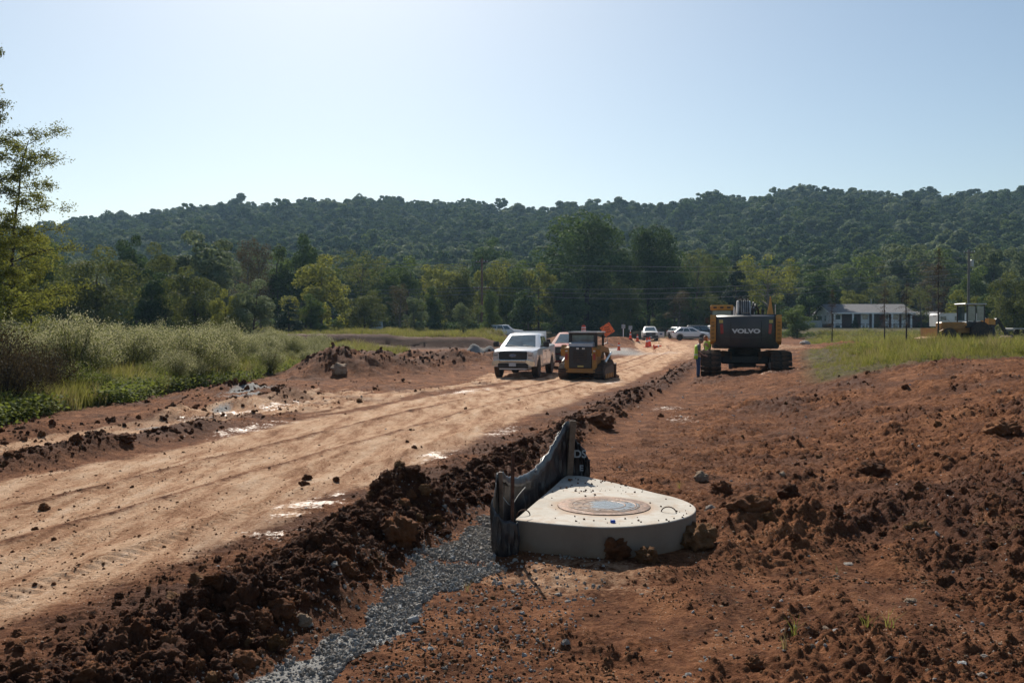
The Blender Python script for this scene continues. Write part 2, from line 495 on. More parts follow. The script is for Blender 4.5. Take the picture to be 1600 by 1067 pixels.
def fast_mesh(name, verts, quads, mats, tint=None, smooth=False, mi=None):
    """verts (n,3) array, quads (m,4) array"""
    me = bpy.data.meshes.new(name)
    k = quads.shape[1]
    me.vertices.add(len(verts)); me.vertices.foreach_set('co', np.asarray(verts, np.float32).ravel())
    me.loops.add(quads.size); me.loops.foreach_set('vertex_index', quads.astype(np.int32).ravel())
    me.polygons.add(len(quads))
    me.polygons.foreach_set('loop_start', np.arange(0, quads.size, k, dtype=np.int32))
    me.polygons.foreach_set('loop_total', np.full(len(quads), k, dtype=np.int32))
    if smooth: me.polygons.foreach_set('use_smooth', np.ones(len(quads), bool))
    for m in mats: me.materials.append(MATS[m] if isinstance(m, str) else m)
    if mi is not None: me.polygons.foreach_set('material_index', mi.astype(np.int32))
    if tint is not None:
        a = me.attributes.new('tint', 'FLOAT', 'POINT')
        a.data.foreach_set('value', np.asarray(tint, np.float32))
    me.update(calc_edges=True); me.validate()
    return me

def leaf_quads(rng, cen, size, up=0.3, aspect=0.55, nrm=None, jitter=0.35):
    """a folded-diamond leaf at each centre: returns verts, quads"""
    n = len(cen)
    d = rng.normal(size=(n, 3)); d[:, 2] *= .7
    if nrm is not None: d = d * .50 + nrm
    d /= np.linalg.norm(d, axis=1)[:, None] + 1e-9
    r = rng.normal(size=(n, 3)); r[:, 2] -= up
    a = np.cross(d, r); a /= np.linalg.norm(a, axis=1)[:, None] + 1e-9
    b = np.cross(d, a)
    s = (size * (1 + jitter * rng.uniform(-1, 1, n)))[:, None]
    v = np.empty((n, 4, 3))
    v[:, 0] = cen - a * s * .5
    v[:, 1] = cen + b * s * aspect * .5 + d * s * .08
    v[:, 2] = cen + a * s * .5
    v[:, 3] = cen - b * s * aspect * .5 + d * s * .08
    q = np.arange(n * 4).reshape(n, 4)
    return v.reshape(-1, 3), q

# ------------------------------------------------------------------ scattering through one geometry-node group
def scatter_group():
    ng = bpy.data.node_groups.new('scatter', 'GeometryNodeTree')
    ng.interface.new_socket('Geometry', in_out='INPUT', socket_type='NodeSocketGeometry')
    ng.interface.new_socket('Source', in_out='INPUT', socket_type='NodeSocketCollection')
    ng.interface.new_socket('Geometry', in_out='OUTPUT', socket_type='NodeSocketGeometry')
    n = ng.nodes
    gi = n.new('NodeGroupInput'); go = n.new('NodeGroupOutput')
    ip = n.new('GeometryNodeInstanceOnPoints'); ci = n.new('GeometryNodeCollectionInfo')
    ci.inputs['Separate Children'].default_value = True
    ci.inputs['Reset Children'].default_value = True
    ip.inputs['Pick Instance'].default_value = True
    L = ng.links.new
    L(gi.outputs[0], ip.inputs['Points']); L(gi.outputs[1], ci.inputs[0]); L(ci.outputs[0], ip.inputs['Instance'])
    for nm, ty, sock in (('idx', 'INT', 'Instance Index'), ('rot', 'FLOAT_VECTOR', 'Rotation'), ('scl', 'FLOAT_VECTOR', 'Scale')):
        a = n.new('GeometryNodeInputNamedAttribute'); a.data_type = ty
        a.inputs[0].default_value = nm
        if nm == 'rot':
            e = n.new('FunctionNodeEulerToRotation'); L(a.outputs[0], e.inputs[0]); L(e.outputs[0], ip.inputs[sock])
        else: L(a.outputs[0], ip.inputs[sock])
    L(ip.outputs[0], go.inputs[0])
    return ng
SG = None
def scatter(name, pts, rots, scls, idx, protos, label, cat, group=None, kind='stuff', parent=None):
    global SG
    if SG is None: SG = scatter_group()
    me = bpy.data.meshes.new(name)
    n = len(pts)
    me.vertices.add(n); me.vertices.foreach_set('co', np.asarray(pts, np.float32).ravel())
    scls = np.asarray(scls, np.float32)
    if scls.ndim == 1: scls = np.repeat(scls[:, None], 3, 1)
    for nm, ty, arr, key in (('rot', 'FLOAT_VECTOR', rots, 'vector'), ('scl', 'FLOAT_VECTOR', scls, 'vector')):
        me.attributes.new(nm, ty, 'POINT').data.foreach_set(key, np.asarray(arr, np.float32).ravel())
    me.attributes.new('idx', 'INT', 'POINT').data.foreach_set('value', np.asarray(idx, np.int32))
    o = bpy.data.objects.new(name, me)
    COL.objects.link(o)
    c = bpy.data.collections.new(name + '_source')
    for k, pm in enumerate(protos):
        po = bpy.data.objects.new('%s_source_%02d' % (name, k), pm)
        c.objects.link(po)
    md = o.modifiers.new('scatter', 'NODES'); md.node_group = SG
    for it in SG.interface.items_tree:
        if it.in_out == 'INPUT' and it.name == 'Source': md[it.identifier] = c
    if parent: o.parent = parent
    return tag(o, label, cat, group, kind)
def rz_rots(rng, n, tilt=0.0):
    r = np.zeros((n, 3)); r[:, 2] = rng.uniform(0, 6.283, n)
    if tilt: r[:, 0] = rng.normal(0, tilt, n); r[:, 1] = rng.normal(0, tilt, n)
    return r
# ------------------------------------------------------------------ soil materials
def soil_material():
    m, nt, b = newmat('soil')
    L = nt.links.new
    tc = N(nt, 'ShaderNodeTexCoord')
    P = tc.outputs['Object']
    def noise(sc, det=6, rough=.6, vec=None):
        n = N(nt, 'ShaderNodeTexNoise', i_Scale=sc, i_Detail=float(det), i_Roughness=rough); L(vec or P, n.inputs['Vector']); return n.outputs[0]
    mk = N(nt, 'ShaderNodeAttribute', attribute_name='mask')     # R packed road, G gravel / grey clay, B damp
    sp = N(nt, 'ShaderNodeSeparateColor'); L(mk.outputs['Color'], sp.inputs[0])
    mk2 = N(nt, 'ShaderNodeAttribute', attribute_name='mask2')   # R grass cover, G woodland floor, B wet mud sheet
    sp2 = N(nt, 'ShaderNodeSeparateColor'); L(mk2.outputs['Color'], sp2.inputs[0])
    big = noise(0.35, 4); mid = noise(2.2, 7, .68); fin = noise(17, 8, .7); grit = noise(85, 4, .7)
    brown = ramp(nt, mid, [(0.32, (0.048, 0.017, 0.008)), (0.50, (0.148, 0.055, 0.024)), (0.69, (0.33, 0.142, 0.064))])
    brown = mixc(nt, mth(nt, 'MULTIPLY', mth(nt, 'SUBTRACT', fin, .45, True), 2.2, True), brown, (0.40, 0.190, 0.095))
    brown = mixc(nt, mth(nt, 'MULTIPLY', mth(nt, 'SUBTRACT', .45, fin, True), 3.0, True), brown, (0.050, 0.018, 0.008))
    # road: along-road streaks
    mp = N(nt, 'ShaderNodeMapping'); mp.inputs['Rotation'].default_value = (0, 0, R(15)); mp.inputs['Scale'].default_value = (2.0, .38, 1); L(P, mp.inputs[0])
    st = mth(nt, 'ADD', mth(nt, 'MULTIPLY', noise(1.4, 10, .74, mp.outputs[0]), .72), mth(nt, 'MULTIPLY', noise(28, 5, .7), .28))
    tan = ramp(nt, st, [(0.38, (0.19, 0.085, 0.042)), (0.455, (0.40, 0.215, 0.12)), (0.51, (0.57, 0.355, 0.22)), (0.58, (0.66, 0.45, 0.30)), (0.68, (0.74, 0.56, 0.42))])
    tan = mixc(nt, mth(nt, 'MULTIPLY', mth(nt, 'SUBTRACT', .50, mid, True), 2.6, True), tan, (0.27, 0.135, 0.066))
    tan = mixc(nt, mth(nt, 'MULTIPLY', mth(nt, 'SUBTRACT', fin, .54, True), 4.0, True), tan, (0.30, 0.155, 0.080))
    tan = mixc(nt, mth(nt, 'MULTIPLY', mth(nt, 'SUBTRACT', noise(9, 6, .75), .55, True), 5.0, True), tan, (0.34, 0.18, 0.095))
    rf = mth(nt, 'ADD', sp.outputs[0], mth(nt, 'MULTIPLY', mth(nt, 'SUBTRACT', mth(nt, 'MULTIPLY', mth(nt,'ADD',mid,fin), .5), .5), 1.6))
    rf = mth(nt, 'MULTIPLY', mth(nt, 'SUBTRACT', rf, .36), 3.2, True)
    rf = mth(nt, 'MULTIPLY', rf, mth(nt, 'MULTIPLY', sp.outputs[0], 3.0, True))
    col = mixc(nt, rf, brown, tan)
    damp = mth(nt, 'MULTIPLY', sp.outputs[2], mth(nt, 'ADD', mid, .45), True)
    col = mixc(nt, damp, col, mixc(nt, mid, (0.052, 0.020, 0.011), (0.115, 0.043, 0.022)))
    grey = ramp(nt, grit, [(0.35, (0.17, 0.16, 0.15)), (0.6, (0.44, 0.43, 0.41))])
    gf = mth(nt, 'MULTIPLY', mth(nt, 'SUBTRACT', mth(nt, 'ADD', sp.outputs[1], mth(nt, 'MULTIPLY', mth(nt, 'SUBTRACT', fin, .5), .9)), .35), 3.0, True)
    gf = mth(nt, 'MULTIPLY', gf, mth(nt, 'MULTIPLY', sp.outputs[1], 4.0, True))
    col = mixc(nt, gf, col, grey)
    # pale chips of limestone in the soil
    vo = N(nt, 'ShaderNodeTexVoronoi', i_Scale=38.0); L(P, vo.inputs['Vector'])
    chip = mth(nt, 'MULTIPLY', mth(nt, 'LESS_THAN', vo.outputs['Distance'], 0.16), mth(nt, 'GREATER_THAN', mid, 0.56))
    col = mixc(nt, mth(nt, 'MULTIPLY', chip, .8), col, (0.52, 0.42, 0.33))
    gcol = ramp(nt, mid, [(0.3, (0.060, 0.048, 0.022)), (0.7, (0.14, 0.115, 0.055))])
    col = mixc(nt, sp2.outputs[0], col, gcol)
    col = mixc(nt, sp2.outputs[1], col, (0.030, 0.036, 0.018))
    pale = mixc(nt, fin, (0.34, 0.22, 0.145), (0.58, 0.46, 0.37))
    wet = mth(nt, 'MULTIPLY', mth(nt, 'SUBTRACT', mth(nt, 'ADD', sp2.outputs[2], mth(nt, 'MULTIPLY', mth(nt, 'SUBTRACT', mth(nt, 'MULTIPLY', mth(nt, 'ADD', mid, fin), .5), .5), 4.0)), .55), 4.0, True)
    wet = mth(nt, 'MULTIPLY', wet, mth(nt, 'MULTIPLY', sp2.outputs[2], 4.0, True))
    col = mixc(nt, wet, col, pale)
    L(col, b.inputs['Base Color'])
    ro = mth(nt, 'SUBTRACT', 0.93, mth(nt, 'MULTIPLY', wet, 0.42))
    ro = mth(nt, 'SUBTRACT', ro, mth(nt, 'MULTIPLY', damp, 0.16))
    L(ro, b.inputs['Roughness'])
    L(mth(nt, 'ADD', .08, mth(nt, 'MULTIPLY', wet, .35)), b.inputs['Specular IOR Level'])
    h = mth(nt, 'ADD', mth(nt, 'MULTIPLY', fin, 1.0), mth(nt, 'MULTIPLY', grit, 0.35))
    h = mth(nt, 'ADD', h, mth(nt, 'MULTIPLY', mid, 1.2))
    bp = N(nt, 'ShaderNodeBump', i_Distance=0.055)
    L(mth(nt, 'SUBTRACT', 0.9, mth(nt, 'MULTIPLY', wet, 0.6)), bp.inputs['Strength'])
    h = mth(nt, 'ADD', h, mth(nt, 'MULTIPLY', noise(48, 4, .7), .6)); L(h, bp.inputs['Height']); L(bp.outputs[0], b.inputs['Normal'])
    return m
soil_material()

def clodmat(name, a, b_, c):
    m, nt, b = newmat(name)
    tc = N(nt, 'ShaderNodeTexCoord'); oi = N(nt, 'ShaderNodeObjectInfo')
    ad = N(nt, 'ShaderNodeVectorMath', operation='ADD'); nt.links.new(tc.outputs['Object'], ad.inputs[0]); nt.links.new(oi.outputs['Location'], ad.inputs[1])
    n = N(nt, 'ShaderNodeTexNoise', i_Scale=2.2, i_Detail=8.0, i_Roughness=.72); nt.links.new(ad.outputs[0], n.inputs['Vector'])
    f = mth(nt, 'ADD', mth(nt, 'MULTIPLY', n.outputs[0], .75), mth(nt, 'MULTIPLY', oi.outputs['Random'], .25))
    nt.links.new(ramp(nt, f, [(.28, a), (.5, b_), (.72, c)]), b.inputs['Base Color'])
    b.inputs['Roughness'].default_value = .95; b.inputs['Specular IOR Level'].default_value = .25
    bp = N(nt, 'ShaderNodeBump', i_Strength=.8, i_Distance=.35); nt.links.new(n.outputs[0], bp.inputs['Height']); nt.links.new(bp.outputs[0], b.inputs['Normal'])
    return m
clodmat('clod', (0.085, 0.030, 0.012), (0.195, 0.074, 0.029), (0.33, 0.145, 0.062))
clodmat('clod_damp', (0.050, 0.018, 0.008), (0.115, 0.042, 0.018), (0.21, 0.085, 0.038))
clodmat('clod_ochre', (0.12, 0.055, 0.020), (0.24, 0.115, 0.045), (0.36, 0.19, 0.09))
clodmat('stone_tan', (0.22, 0.14, 0.09), (0.40, 0.28, 0.19), (0.55, 0.43, 0.32))
clodmat('stone_grey', (0.28, 0.27, 0.255), (0.60, 0.585, 0.56), (0.84, 0.82, 0.79))
clodmat('stone_white', (0.38, 0.33, 0.28), (0.52, 0.46, 0.40), (0.66, 0.62, 0.57))
clodmat('grey_dust', (0.20, 0.185, 0.17), (0.29, 0.27, 0.25), (0.38, 0.36, 0.335))

# ------------------------------------------------------------------ ground
def build_ground():
    def grid(ys, cols, wfun, dens):
        pass
    ys = np.concatenate([np.linspace(-60, -4, 16), np.linspace(-2, 3.4, 12),
                         1.0 / np.linspace(3.7 ** -.5, 30.0 ** -.5, 680) ** 2, 1.0 / np.linspace(30.16 ** -.5, 130.0 ** -.5, 280) ** 2, 1.0 / np.linspace(1 / 134.0, 1 / 1500.0, 70), [1900, 2600, 3600, 4800]])
    nc = 700
    t = np.linspace(-1, 1, nc)
    # most columns inside the picture, the rest spread out to the sides
    tt = np.where(np.abs(t) < .86, t / .86 * .62, np.sign(t) * (.62 + ((np.abs(t) - .86) / .14) ** 1.8 * 1.6))
    X = tt[None, :] * (np.maximum(ys, 0) + 1.0)[:, None]
    side = np.sign(tt) * np.clip((np.abs(tt) - .62) / 1.6, 0, 1)
    X = X + side[None, :] * 45.0 + 0.0
    X = np.where(ys[:, None] < 3.4, tt[None, :] * 6.0 + side[None, :] * 60.0, X)
    # blend to avoid a jump between the two column laws
    k = sst(-2.0, 3.7, ys)[:, None]
    Xa = tt[None, :] * 6.0 + side[None, :] * 60.0
    Xb = tt[None, :] * (np.maximum(ys, 0) + 1.0)[:, None] + side[None, :] * 45.0
    X = Xa * (1 - k) + Xb * k
    Y = np.repeat(ys[:, None], nc, 1)
    Z = height(X, Y, True)
    nr = len(ys)
    idx = np.arange(nr * nc).reshape(nr, nc)
    q = np.stack([idx[:-1, :-1], idx[:-1, 1:], idx[1:, 1:], idx[1:, :-1]], -1).reshape(-1, 4)
    V = np.stack([X, Y, Z], -1).reshape(-1, 3)
    me = fast_mesh('ground', V, q, ['soil'], smooth=True)
    x = X.ravel(); y = Y.ravel()
    u = road_u(x, y)
    A = rough_amt(x, y); b = berm_amt(x, y)
    wig = fbm(x * .5, y * .35, 101, 4) - .5
    road = 1 - sst(1.75, 2.75, np.abs(u + wig * 1.0)) 
    road = np.maximum(road, .8 * sst(8, 2, np.abs(x - .145 * y)) * 0)
    # the far works yard is packed and pale too
    yard = sst(38, 60, y) * (1 - sst(100, 122, y)) * sst(-1, 3, u + 3) * (1 - sst(9, 13, u)) * .55
    road = np.clip(np.maximum(road, yard), 0, 1)
    un = u + .25 * (fbm(x * .4, y * .15, 111, 3) - .5)
    road = road * (1 - .62 * np.exp(-((un - .45) / .15) ** 2)) * (1 - .62 * np.exp(-((un + .85) / .14) ** 2)) * (1 - .35 * np.exp(-((un + .45) / .05) ** 2)) * (1 - .35 * np.exp(-((un - .85) / .05) ** 2)) * (1 - .4 * np.exp(-((un + 1.25) / .06) ** 2)) * (1 - .3 * np.exp(-((un - 1.5) / .05) ** 2))
    trod = .55 * np.exp(-((x - .5) / 1.0) ** 2 - ((y - 7.2) / .75) ** 2) * sst(4.7, 5, u) 
    road = np.maximum(road, trod)
    # left of the road: strips of tan between dark windrows
    ls = (1 - sst(-2.6, -2.2, u)) * sst(-7.2, -5.6, u) * sst(.48, .62, fbm(u * .9, y * .09, 103, 3)) * .8
    road = np.maximum(road, ls * (1 - sst(40, 50, y)))
    g = gravel_amt(x, y)
    clay = .95 * np.exp(-((u + 4.7 + wig) / .5) ** 2) * sst(9, 12, y) * (1 - sst(24, 27, y)) * sst(.42, .56, fbm(x * .5, y * .25, 105, 3))
    clay = np.maximum(clay, .85 * np.exp(-((x + 8.3) / 1.0) ** 2 - ((y - 28.0) / 2.4) ** 2) * sst(.3, .55, fbm(x * 1.5, y * .8, 106, 3)))
    clay = np.maximum(clay, .65 * sst(62, 72, y) * (1 - sst(84, 92, y)) * sst(2, 5, x) * (1 - sst(9, 14, x)))
    g = np.maximum(g, clay)
    damp = np.clip(1.0 * b + .75 * A * sst(.45, .6, fbm(x * .8, y * .8, 107, 3)), 0, 1) * (1 - g)
    damp = np.maximum(damp, .9 * np.exp(-((u + 3.15) / .45) ** 2) * (1 - sst(17, 20, y)))
    damp = np.maximum(damp, .9 * np.exp(-((u - 3.1) / .8) ** 2) * sst(.35, .6, fbm(x * 1.1, y * 1.1, 109, 3)) * (1 - sst(30, 50, y)))
    for (mx, my, h, rx, ry) in MOUNDS: damp = np.maximum(damp, .85 * np.exp(-((x - mx) / rx / 1.2) ** 2 - ((y - my) / ry / 1.2) ** 2) * sst(.3, .55, fbm(x * 1.2, y * 1.2, 115, 3)))
    cut = sst(80, 86, y) * (1 - sst(88.6, 89.2, y)) * (1 - sst(-3, 1, x))
    damp = np.maximum(damp, cut)
    damp = damp * (1 - .9 * trod)
    lg = 1 - sst(-11.3, -10.3, x + .9 * wig)
    lg = np.maximum(lg * sst(10, 16, y), sst(88.5, 91, y) * (1 - sst(-2, 1, x)))
    lg = np.maximum(lg, .9*sst(44,52,y)*(1-sst(-9.5,-7.5,x+2*wig))) * (1 - sst(70, 80, y) * (1 - sst(88.3, 88.8, y)) * sst(-24, -20, x))
    rg = sst(-.3, .8, x - (.32 * y - .1) + .5 * wig) * sst(24.5, 26.0, y + 1.2 * wig)
    dirtr = (1 - sst(1.2, 1.5, np.hypot((x - 23) / 8, (y - 62) / 9)))
    rg = rg * (1 - dirtr)
    grass = np.clip(np.maximum(lg, rg), 0, 1)
    grass = np.maximum(grass, sst(122, 128, y) * sst(0, 3, x))
    wood = sst(135, 150, y)
    mud = np.zeros_like(x)
    for (mx, my, rx, ry) in ((-2.3, 10.2, .45, 1.0), (-2.35, 8.6, .35, .5), (-1.2, 14.2, .4, 1.2), (-.15, 17.5, .4, 1.6), (-5.2, 17.8, .5, 2.2), (-6.0, 22.0, .5, 4), (-1.5,30,.5,3.5),
                             (4.0, 36, .5, 3), (3.6, 19.5, .5, 1.0), (3.9, 22.5, .7, 1.0), (9.5, 33.5, 1.4, .5), (9, 80, 3, 5),(12,70,2,5)):
        a_ = R(-15); dx = x - mx; dy = y - my
        mud = np.maximum(mud, np.exp(-((dx * math.cos(a_) + dy * math.sin(a_)) / rx) ** 2 - ((-dx * math.sin(a_) + dy * math.cos(a_)) / ry) ** 2))
    def setc(nm, r_, g_, b_):
        a = me.color_attributes.new(nm, 'FLOAT_COLOR', 'POINT')
        a.data.foreach_set('color', np.stack([r_, g_, b_, np.ones_like(r_)], -1).astype(np.float32).ravel())
    setc('mask', np.clip(road, 0, 1), np.clip(g, 0, 1), np.clip(damp, 0, 1))
    setc('mask2', grass, wood, mud * .62)
    o = bpy.data.objects.new('ground', me); COL.objects.link(o)
    tag(o, 'red brown clay ground of the works with a packed tan haul road', None, None, 'structure')
    return o
build_ground()
print('ground', time.time() - T0)

# ------------------------------------------------------------------ clods, stones, gravel
def lump_mesh(name, seed, mat, sub=3, amp=.35, flat=.75, freq=1.6, box_=0.0):
    bm = bmesh.new(); bmesh.ops.create_icosphere(bm, subdivisions=sub, radius=.5)
    o = Vector((seed * 13.7, seed * 5.1, seed * 2.3))
    for v in bm.verts:
        p = v.co.copy(); d = p.normalized()
        f = 1 + amp * max(-.9, min(.8, mnoise.fractal(d * freq + o, .75, 2.2, 5))) - amp * .55 * (mnoise.voronoi(d * freq * 1.9 + o)[0][0] - .35) - amp * .28 * (mnoise.voronoi(d * freq * 4.6 + o)[0][0] - .3)
        if box_: 
            mx = max(abs(d.x), abs(d.y), abs(d.z)); f *= (1 - box_) + box_ * .75 / mx
        v.co = d * .5 * f; v.co.z *= flat
    me = bpy.data.meshes.new(name); bm.to_mesh(me); bm.free()
    me.materials.append(MATS[mat])
    if sub > 2: me.polygons.foreach_set('use_smooth', [True] * len(me.polygons))
    return me
rng = np.random.default_rng(5)
def pts_on(x, y, sink=0.0, fine=True):
    return np.stack([x, y, height(x, y, fine) - sink], -1)
def ground_scatter():
    # clods
    protos = [lump_mesh('clod_lump', 3 + k, 'clod' if k < 6 else 'clod_ochre' if k < 8 else 'clod_damp', 4, .42, .78, 1.9) for k in range(12)]
    n = 150000
    D = np.exp(rng.uniform(math.log(4.0), math.log(62), n))
    x = rng.uniform(-.62, .62, n) * (D + 1); y = D
    A = rough_amt(x, y); b = berm_amt(x, y); g = gravel_amt(x, y)
    mnd = np.zeros(n)
    for (mx, my, h, rx, ry) in MOUNDS: mnd = np.maximum(mnd, np.exp(-((x - mx) / rx) ** 2 - ((y - my) / ry) ** 2))
    u = road_u(x, y)
    lw = np.exp(-((u + 3.15) / .33) ** 2) * (1 - sst(17, 20, y))
    lw = np.maximum(lw, .6 * np.exp(-((u + 5.3) / .5) ** 2) * (1 - sst(26, 32, y)) * sst(12, 16, y))
    rt = sst(4.9, 5.6, u)
    pr = np.clip(.46 * np.clip(A - .2 - .22 * rt, 0, 1) * (1 - .45 * rt) + .75 * np.clip(b - .15, 0, 1) + .7 * lw, 0, 1) * (1 - .93 * g)
    pr = np.maximum(pr, 0.010 * (np.abs(u) < 2.6))
    onroad = (np.abs(u) < 2.5)
    insl = (np.hypot(x - .83, y - 8.55) < 1.0) | ((x > -.1) & (x < 1.1) & (y > 7.85) & (y < 10.2))
    pr = np.where(insl, 0, pr) * np.where(y < 16, 1, 16 / y)
    pr = np.maximum(pr, .8 * mnd)
    pr = np.where(x < -10.2, 0, pr)
    keep = rng.uniform(0, 1, n) < pr
    x, y, b, A, lw, mnd, onroad = x[keep], y[keep], b[keep], A[keep], lw[keep], mnd[keep], onroad[keep]
    n = len(x)
    s = np.exp(rng.normal(math.log(.024), .68, n)) * (1 + .85 * np.clip(b, 0, 1) + .4 * lw + 2.0 * mnd) * np.where(onroad, .6, 1)
    s = np.minimum(s, .15) * np.where(y > 20, 1.25, 1)
    sc = np.stack([s * rng.uniform(.8, 1.4, n), s * rng.uniform(.8, 1.3, n), s * rng.uniform(.7, 1.1, n)], -1)
    pts = pts_on(x, y, 0) ; pts[:, 2] += s * .02
    idx = np.where(rng.uniform(0, 1, n) < .82, rng.integers(0, 6, n), rng.integers(6, 8, n))
    idx = np.where(rng.uniform(0, 1, n) < np.clip(1.3 * b + .7 * lw + .7 * mnd, 0, .85), rng.integers(8, 12, n), idx)
    scatter('soil_clods', pts, rng.uniform(0, 6.28, (n, 3)), sc, idx, protos, 'crumbly red brown soil clods strewn over the churned ground', 'soil clods')
    # crumbs
    n = 90000
    D = np.exp(rng.uniform(math.log(4.0), math.log(16), n)); x = rng.uniform(-.6, .6, n) * (D + .5); y = D
    A = rough_amt(x, y); u = road_u(x, y)
    pr = np.where(np.abs(u) < 2.2, .10, .85 * sst(.42, .68, fbm(x * 1.7, y * 1.7, 141, 4)) * (.35 + A) + .3 * A) * (1 - .95 * gravel_amt(x, y))
    insl = (np.hypot(x - .83, y - 8.55) < .95) | ((x > -.05) & (x < 1.0) & (y > 7.9) & (y < 10.1))
    keep = (rng.uniform(0, 1, n) < pr) & ~insl
    x, y = x[keep], y[keep]; n = len(x)
    small = [lump_mesh('crumb_lump', 23 + k, 'clod' if k < 4 else 'clod_ochre', 2, .5, .8) for k in range(6)]
    s = np.exp(rng.normal(math.log(.013), .45, n))
    scatter('soil_crumbs', pts_on(x, y), rng.uniform(0, 6.28, (n, 3)), s, rng.integers(0, 6, n), small, 'small loose crumbs of brown soil', 'soil crumbs')
    # pale stones and chips
    n = 9000
    D = np.exp(rng.uniform(math.log(4.0), math.log(40), n)); x = rng.uniform(-.6, .6, n) * (D + .5); y = D
    u = road_u(x, y)
    pr = np.where(u > 4.3, .62, np.where(u > 2.5, .15, .06)) * (.4 + .9 * sst(.4, .65, fbm(x * 1.2, y * 1.2, 131, 3))) * (1 - gravel_amt(x, y))
    insl = (np.hypot(x - .83, y - 8.55) < 1.05) | ((x > -.15) & (x < 1.1) & (y > 7.8) & (y < 10.2))
    keep = (rng.uniform(0, 1, n) < pr) & ~insl & (x > -10)
    x, y = x[keep], y[keep]; n = len(x)
    st = [lump_mesh('pebble_lump', 33 + k, m, 2, .3, .6, 1.3, .3) for k, m in enumerate(['stone_tan', 'stone_tan', 'stone_white', 'stone_grey', 'clod_ochre'])]
    s = np.exp(rng.normal(math.log(.020), .45, n)) * np.where(y > 15, 1.5, 1)
    scatter('scattered_stones', pts_on(x, y), rz_rots(rng, n, .5), s, rng.choice(5, n, p=[.34, .26, .12, .14, .14]), st, 'pale limestone chips and pebbles lying on the soil', 'stones')
    # gravel bed
    n = 95000
    y = rng.uniform(3.8, 10.8, n); c = -4.3 + .269 * (y - 11.5); x = c + (4.7 + rng.uniform(-1.0, 1.3, n)) / .966
    g = gravel_amt(x, y)
    insl = (x > 0.0) & (y > 7.85)
    g = g * (.25 + .75 * np.maximum(sst(5.4, 7.2, y), sst(.42, .6, fbm(x * 5, y * 5, 151, 3))))
    keep = ((rng.uniform(0, 1, n) < g) | (rng.uniform(0, 1, n) < .045)) & ~insl
    x, y, g = x[keep], y[keep], g[keep]; n = len(x)
    gr = [lump_mesh('gravel_lump', 53 + k, m, 2, .45, .62, 1.4, .6) for k, m in enumerate(['stone_grey', 'stone_grey', 'stone_white', 'stone_white', 'stone_white'])]
    s = np.exp(rng.normal(math.log(.0185), .42, n))
    p = pts_on(x, y); p[:, 2] += rng.uniform(0, .02, n) * (g > .3)
    scatter('gravel_strip', p, rng.uniform(0, 6.28, (n, 3)), s, rng.integers(0, 5, n), gr, 'strip of broken blue grey gravel beside the concrete slab', 'gravel')
ground_scatter()
print('scatter', time.time() - T0)

ROCKS = [  # px, py of its foot, width m, material, flat, label, category
    (469, 990, .115, 'stone_tan', .95, 'round tan rock at the left edge of the grey gravel strip', 'rock'),
    (1333, 1042, .14, 'stone_white', .22, 'flat pale pink stone lying in the bottom right corner', 'stone'),
    (1098, 756, .20, 'stone_tan', .8, 'pale rounded boulder half buried behind the tip of the slab', 'rock'),
    (1372, 748, .40, 'clod', .62, 'largest smooth brown clod on the slope right of the slab', 'clod'),
    (1443, 840, .24, 'clod_ochre', .75, 'lone ochre clod on the slope at right', 'clod'),
    (1577, 686, .48, 'clod', .6, 'dark broad clod on the slope near the right edge', 'clod'),
    (1236, 786, .28, 'clod', .8, 'spiky dark clod on bare soil right of the rubble heap', 'clod'),
    (1131, 782, .24, 'clod', 1.0, 'brown upright clod just behind the tip of the slab', 'clod'),
    (1113, 806, .14, 'stone_white', .9, 'small whitish cobble touching the tip of the slab', 'stone'),
    (957, 776, .15, 'clod_ochre', .7, 'ochre clod against the far edge of the slab', 'clod'),
    (963, 872, .23, 'clod', 1.0, 'shaggy brown clod leaning on the front of the slab', 'clod'),
    (1012, 880, .20, 'clod_ochre', .8, 'second clod against the front of the slab', 'clod'),
    (1180, 816, .40, 'clod', .62, 'largest clod of the heap right of the slab', 'clod'),
    (1096, 862, .36, 'clod_ochre', .7, 'mossy ochre clod below the tip of the slab', 'clod'),
    (64, 800, .12, 'clod', .8, 'single dark clod on the tan road at far left', 'clod'),
    (478, 752, .12, 'clod', .8, 'left dark clod of the pair on the middle of the road', 'clod'),
    (524, 755, .10, 'clod', .8, 'right dark clod of the pair on the middle of the road', 'clod'),
    (186, 693, .36, 'clod', .5, 'dark block of soil on the windrow left of the road', 'clod'),
    (528, 588, .75, 'stone_tan', .75, 'brown boulder at the foot of the dirt mound', 'boulder'),
    (298, 606, 1.15, 'stone_tan', .3, 'grey flat rock slab at the foot of the flowering shrubs', 'rock'),
    (1003, 935, .05, 'stone_white', .5, 'white chip of stone on soil below the slab', 'stone'),
    (1329, 887, .09, 'stone_white', .35, 'white flake of stone on bare soil at right', 'stone'),
    (645, 1034, .07, 'stone_white', .25, 'thin white flake near the bottom edge below the gravel', 'stone'),
    (862, 993, .09, 'clod', .5, 'dark flat clod on bare soil at the bottom centre', 'clod'),
    (1430, 950, .10, 'stone_tan', .6, 'tan cobble in the rubble at lower right', 'stone'),
    (620, 858, .34, 'clod', .95, 'biggest dark clod on the soil ridge left of the gravel', 'clod'),
    (530, 905, .22, 'clod', .8, 'dark clod on the soil ridge above the round tan rock', 'clod'),
    (430, 985, .20, 'clod', .85, 'dark clod on the soil ridge left of the round tan rock', 'clod'),
    (520, 870, .20, 'clod', .85, 'dark clod at the back of the soil ridge facing the road', 'clod'),
    (1183, 1056, .11, 'clod', .95, 'dark clod at the bottom edge right of centre', 'clod'),
    (935, 672, .7, 'clod', .5, 'brown block of soil behind the tall stake', 'clod'),
    (1068, 770, .1, 'stone_white', .5, 'chalky white flake behind the slab', 'stone'),
]
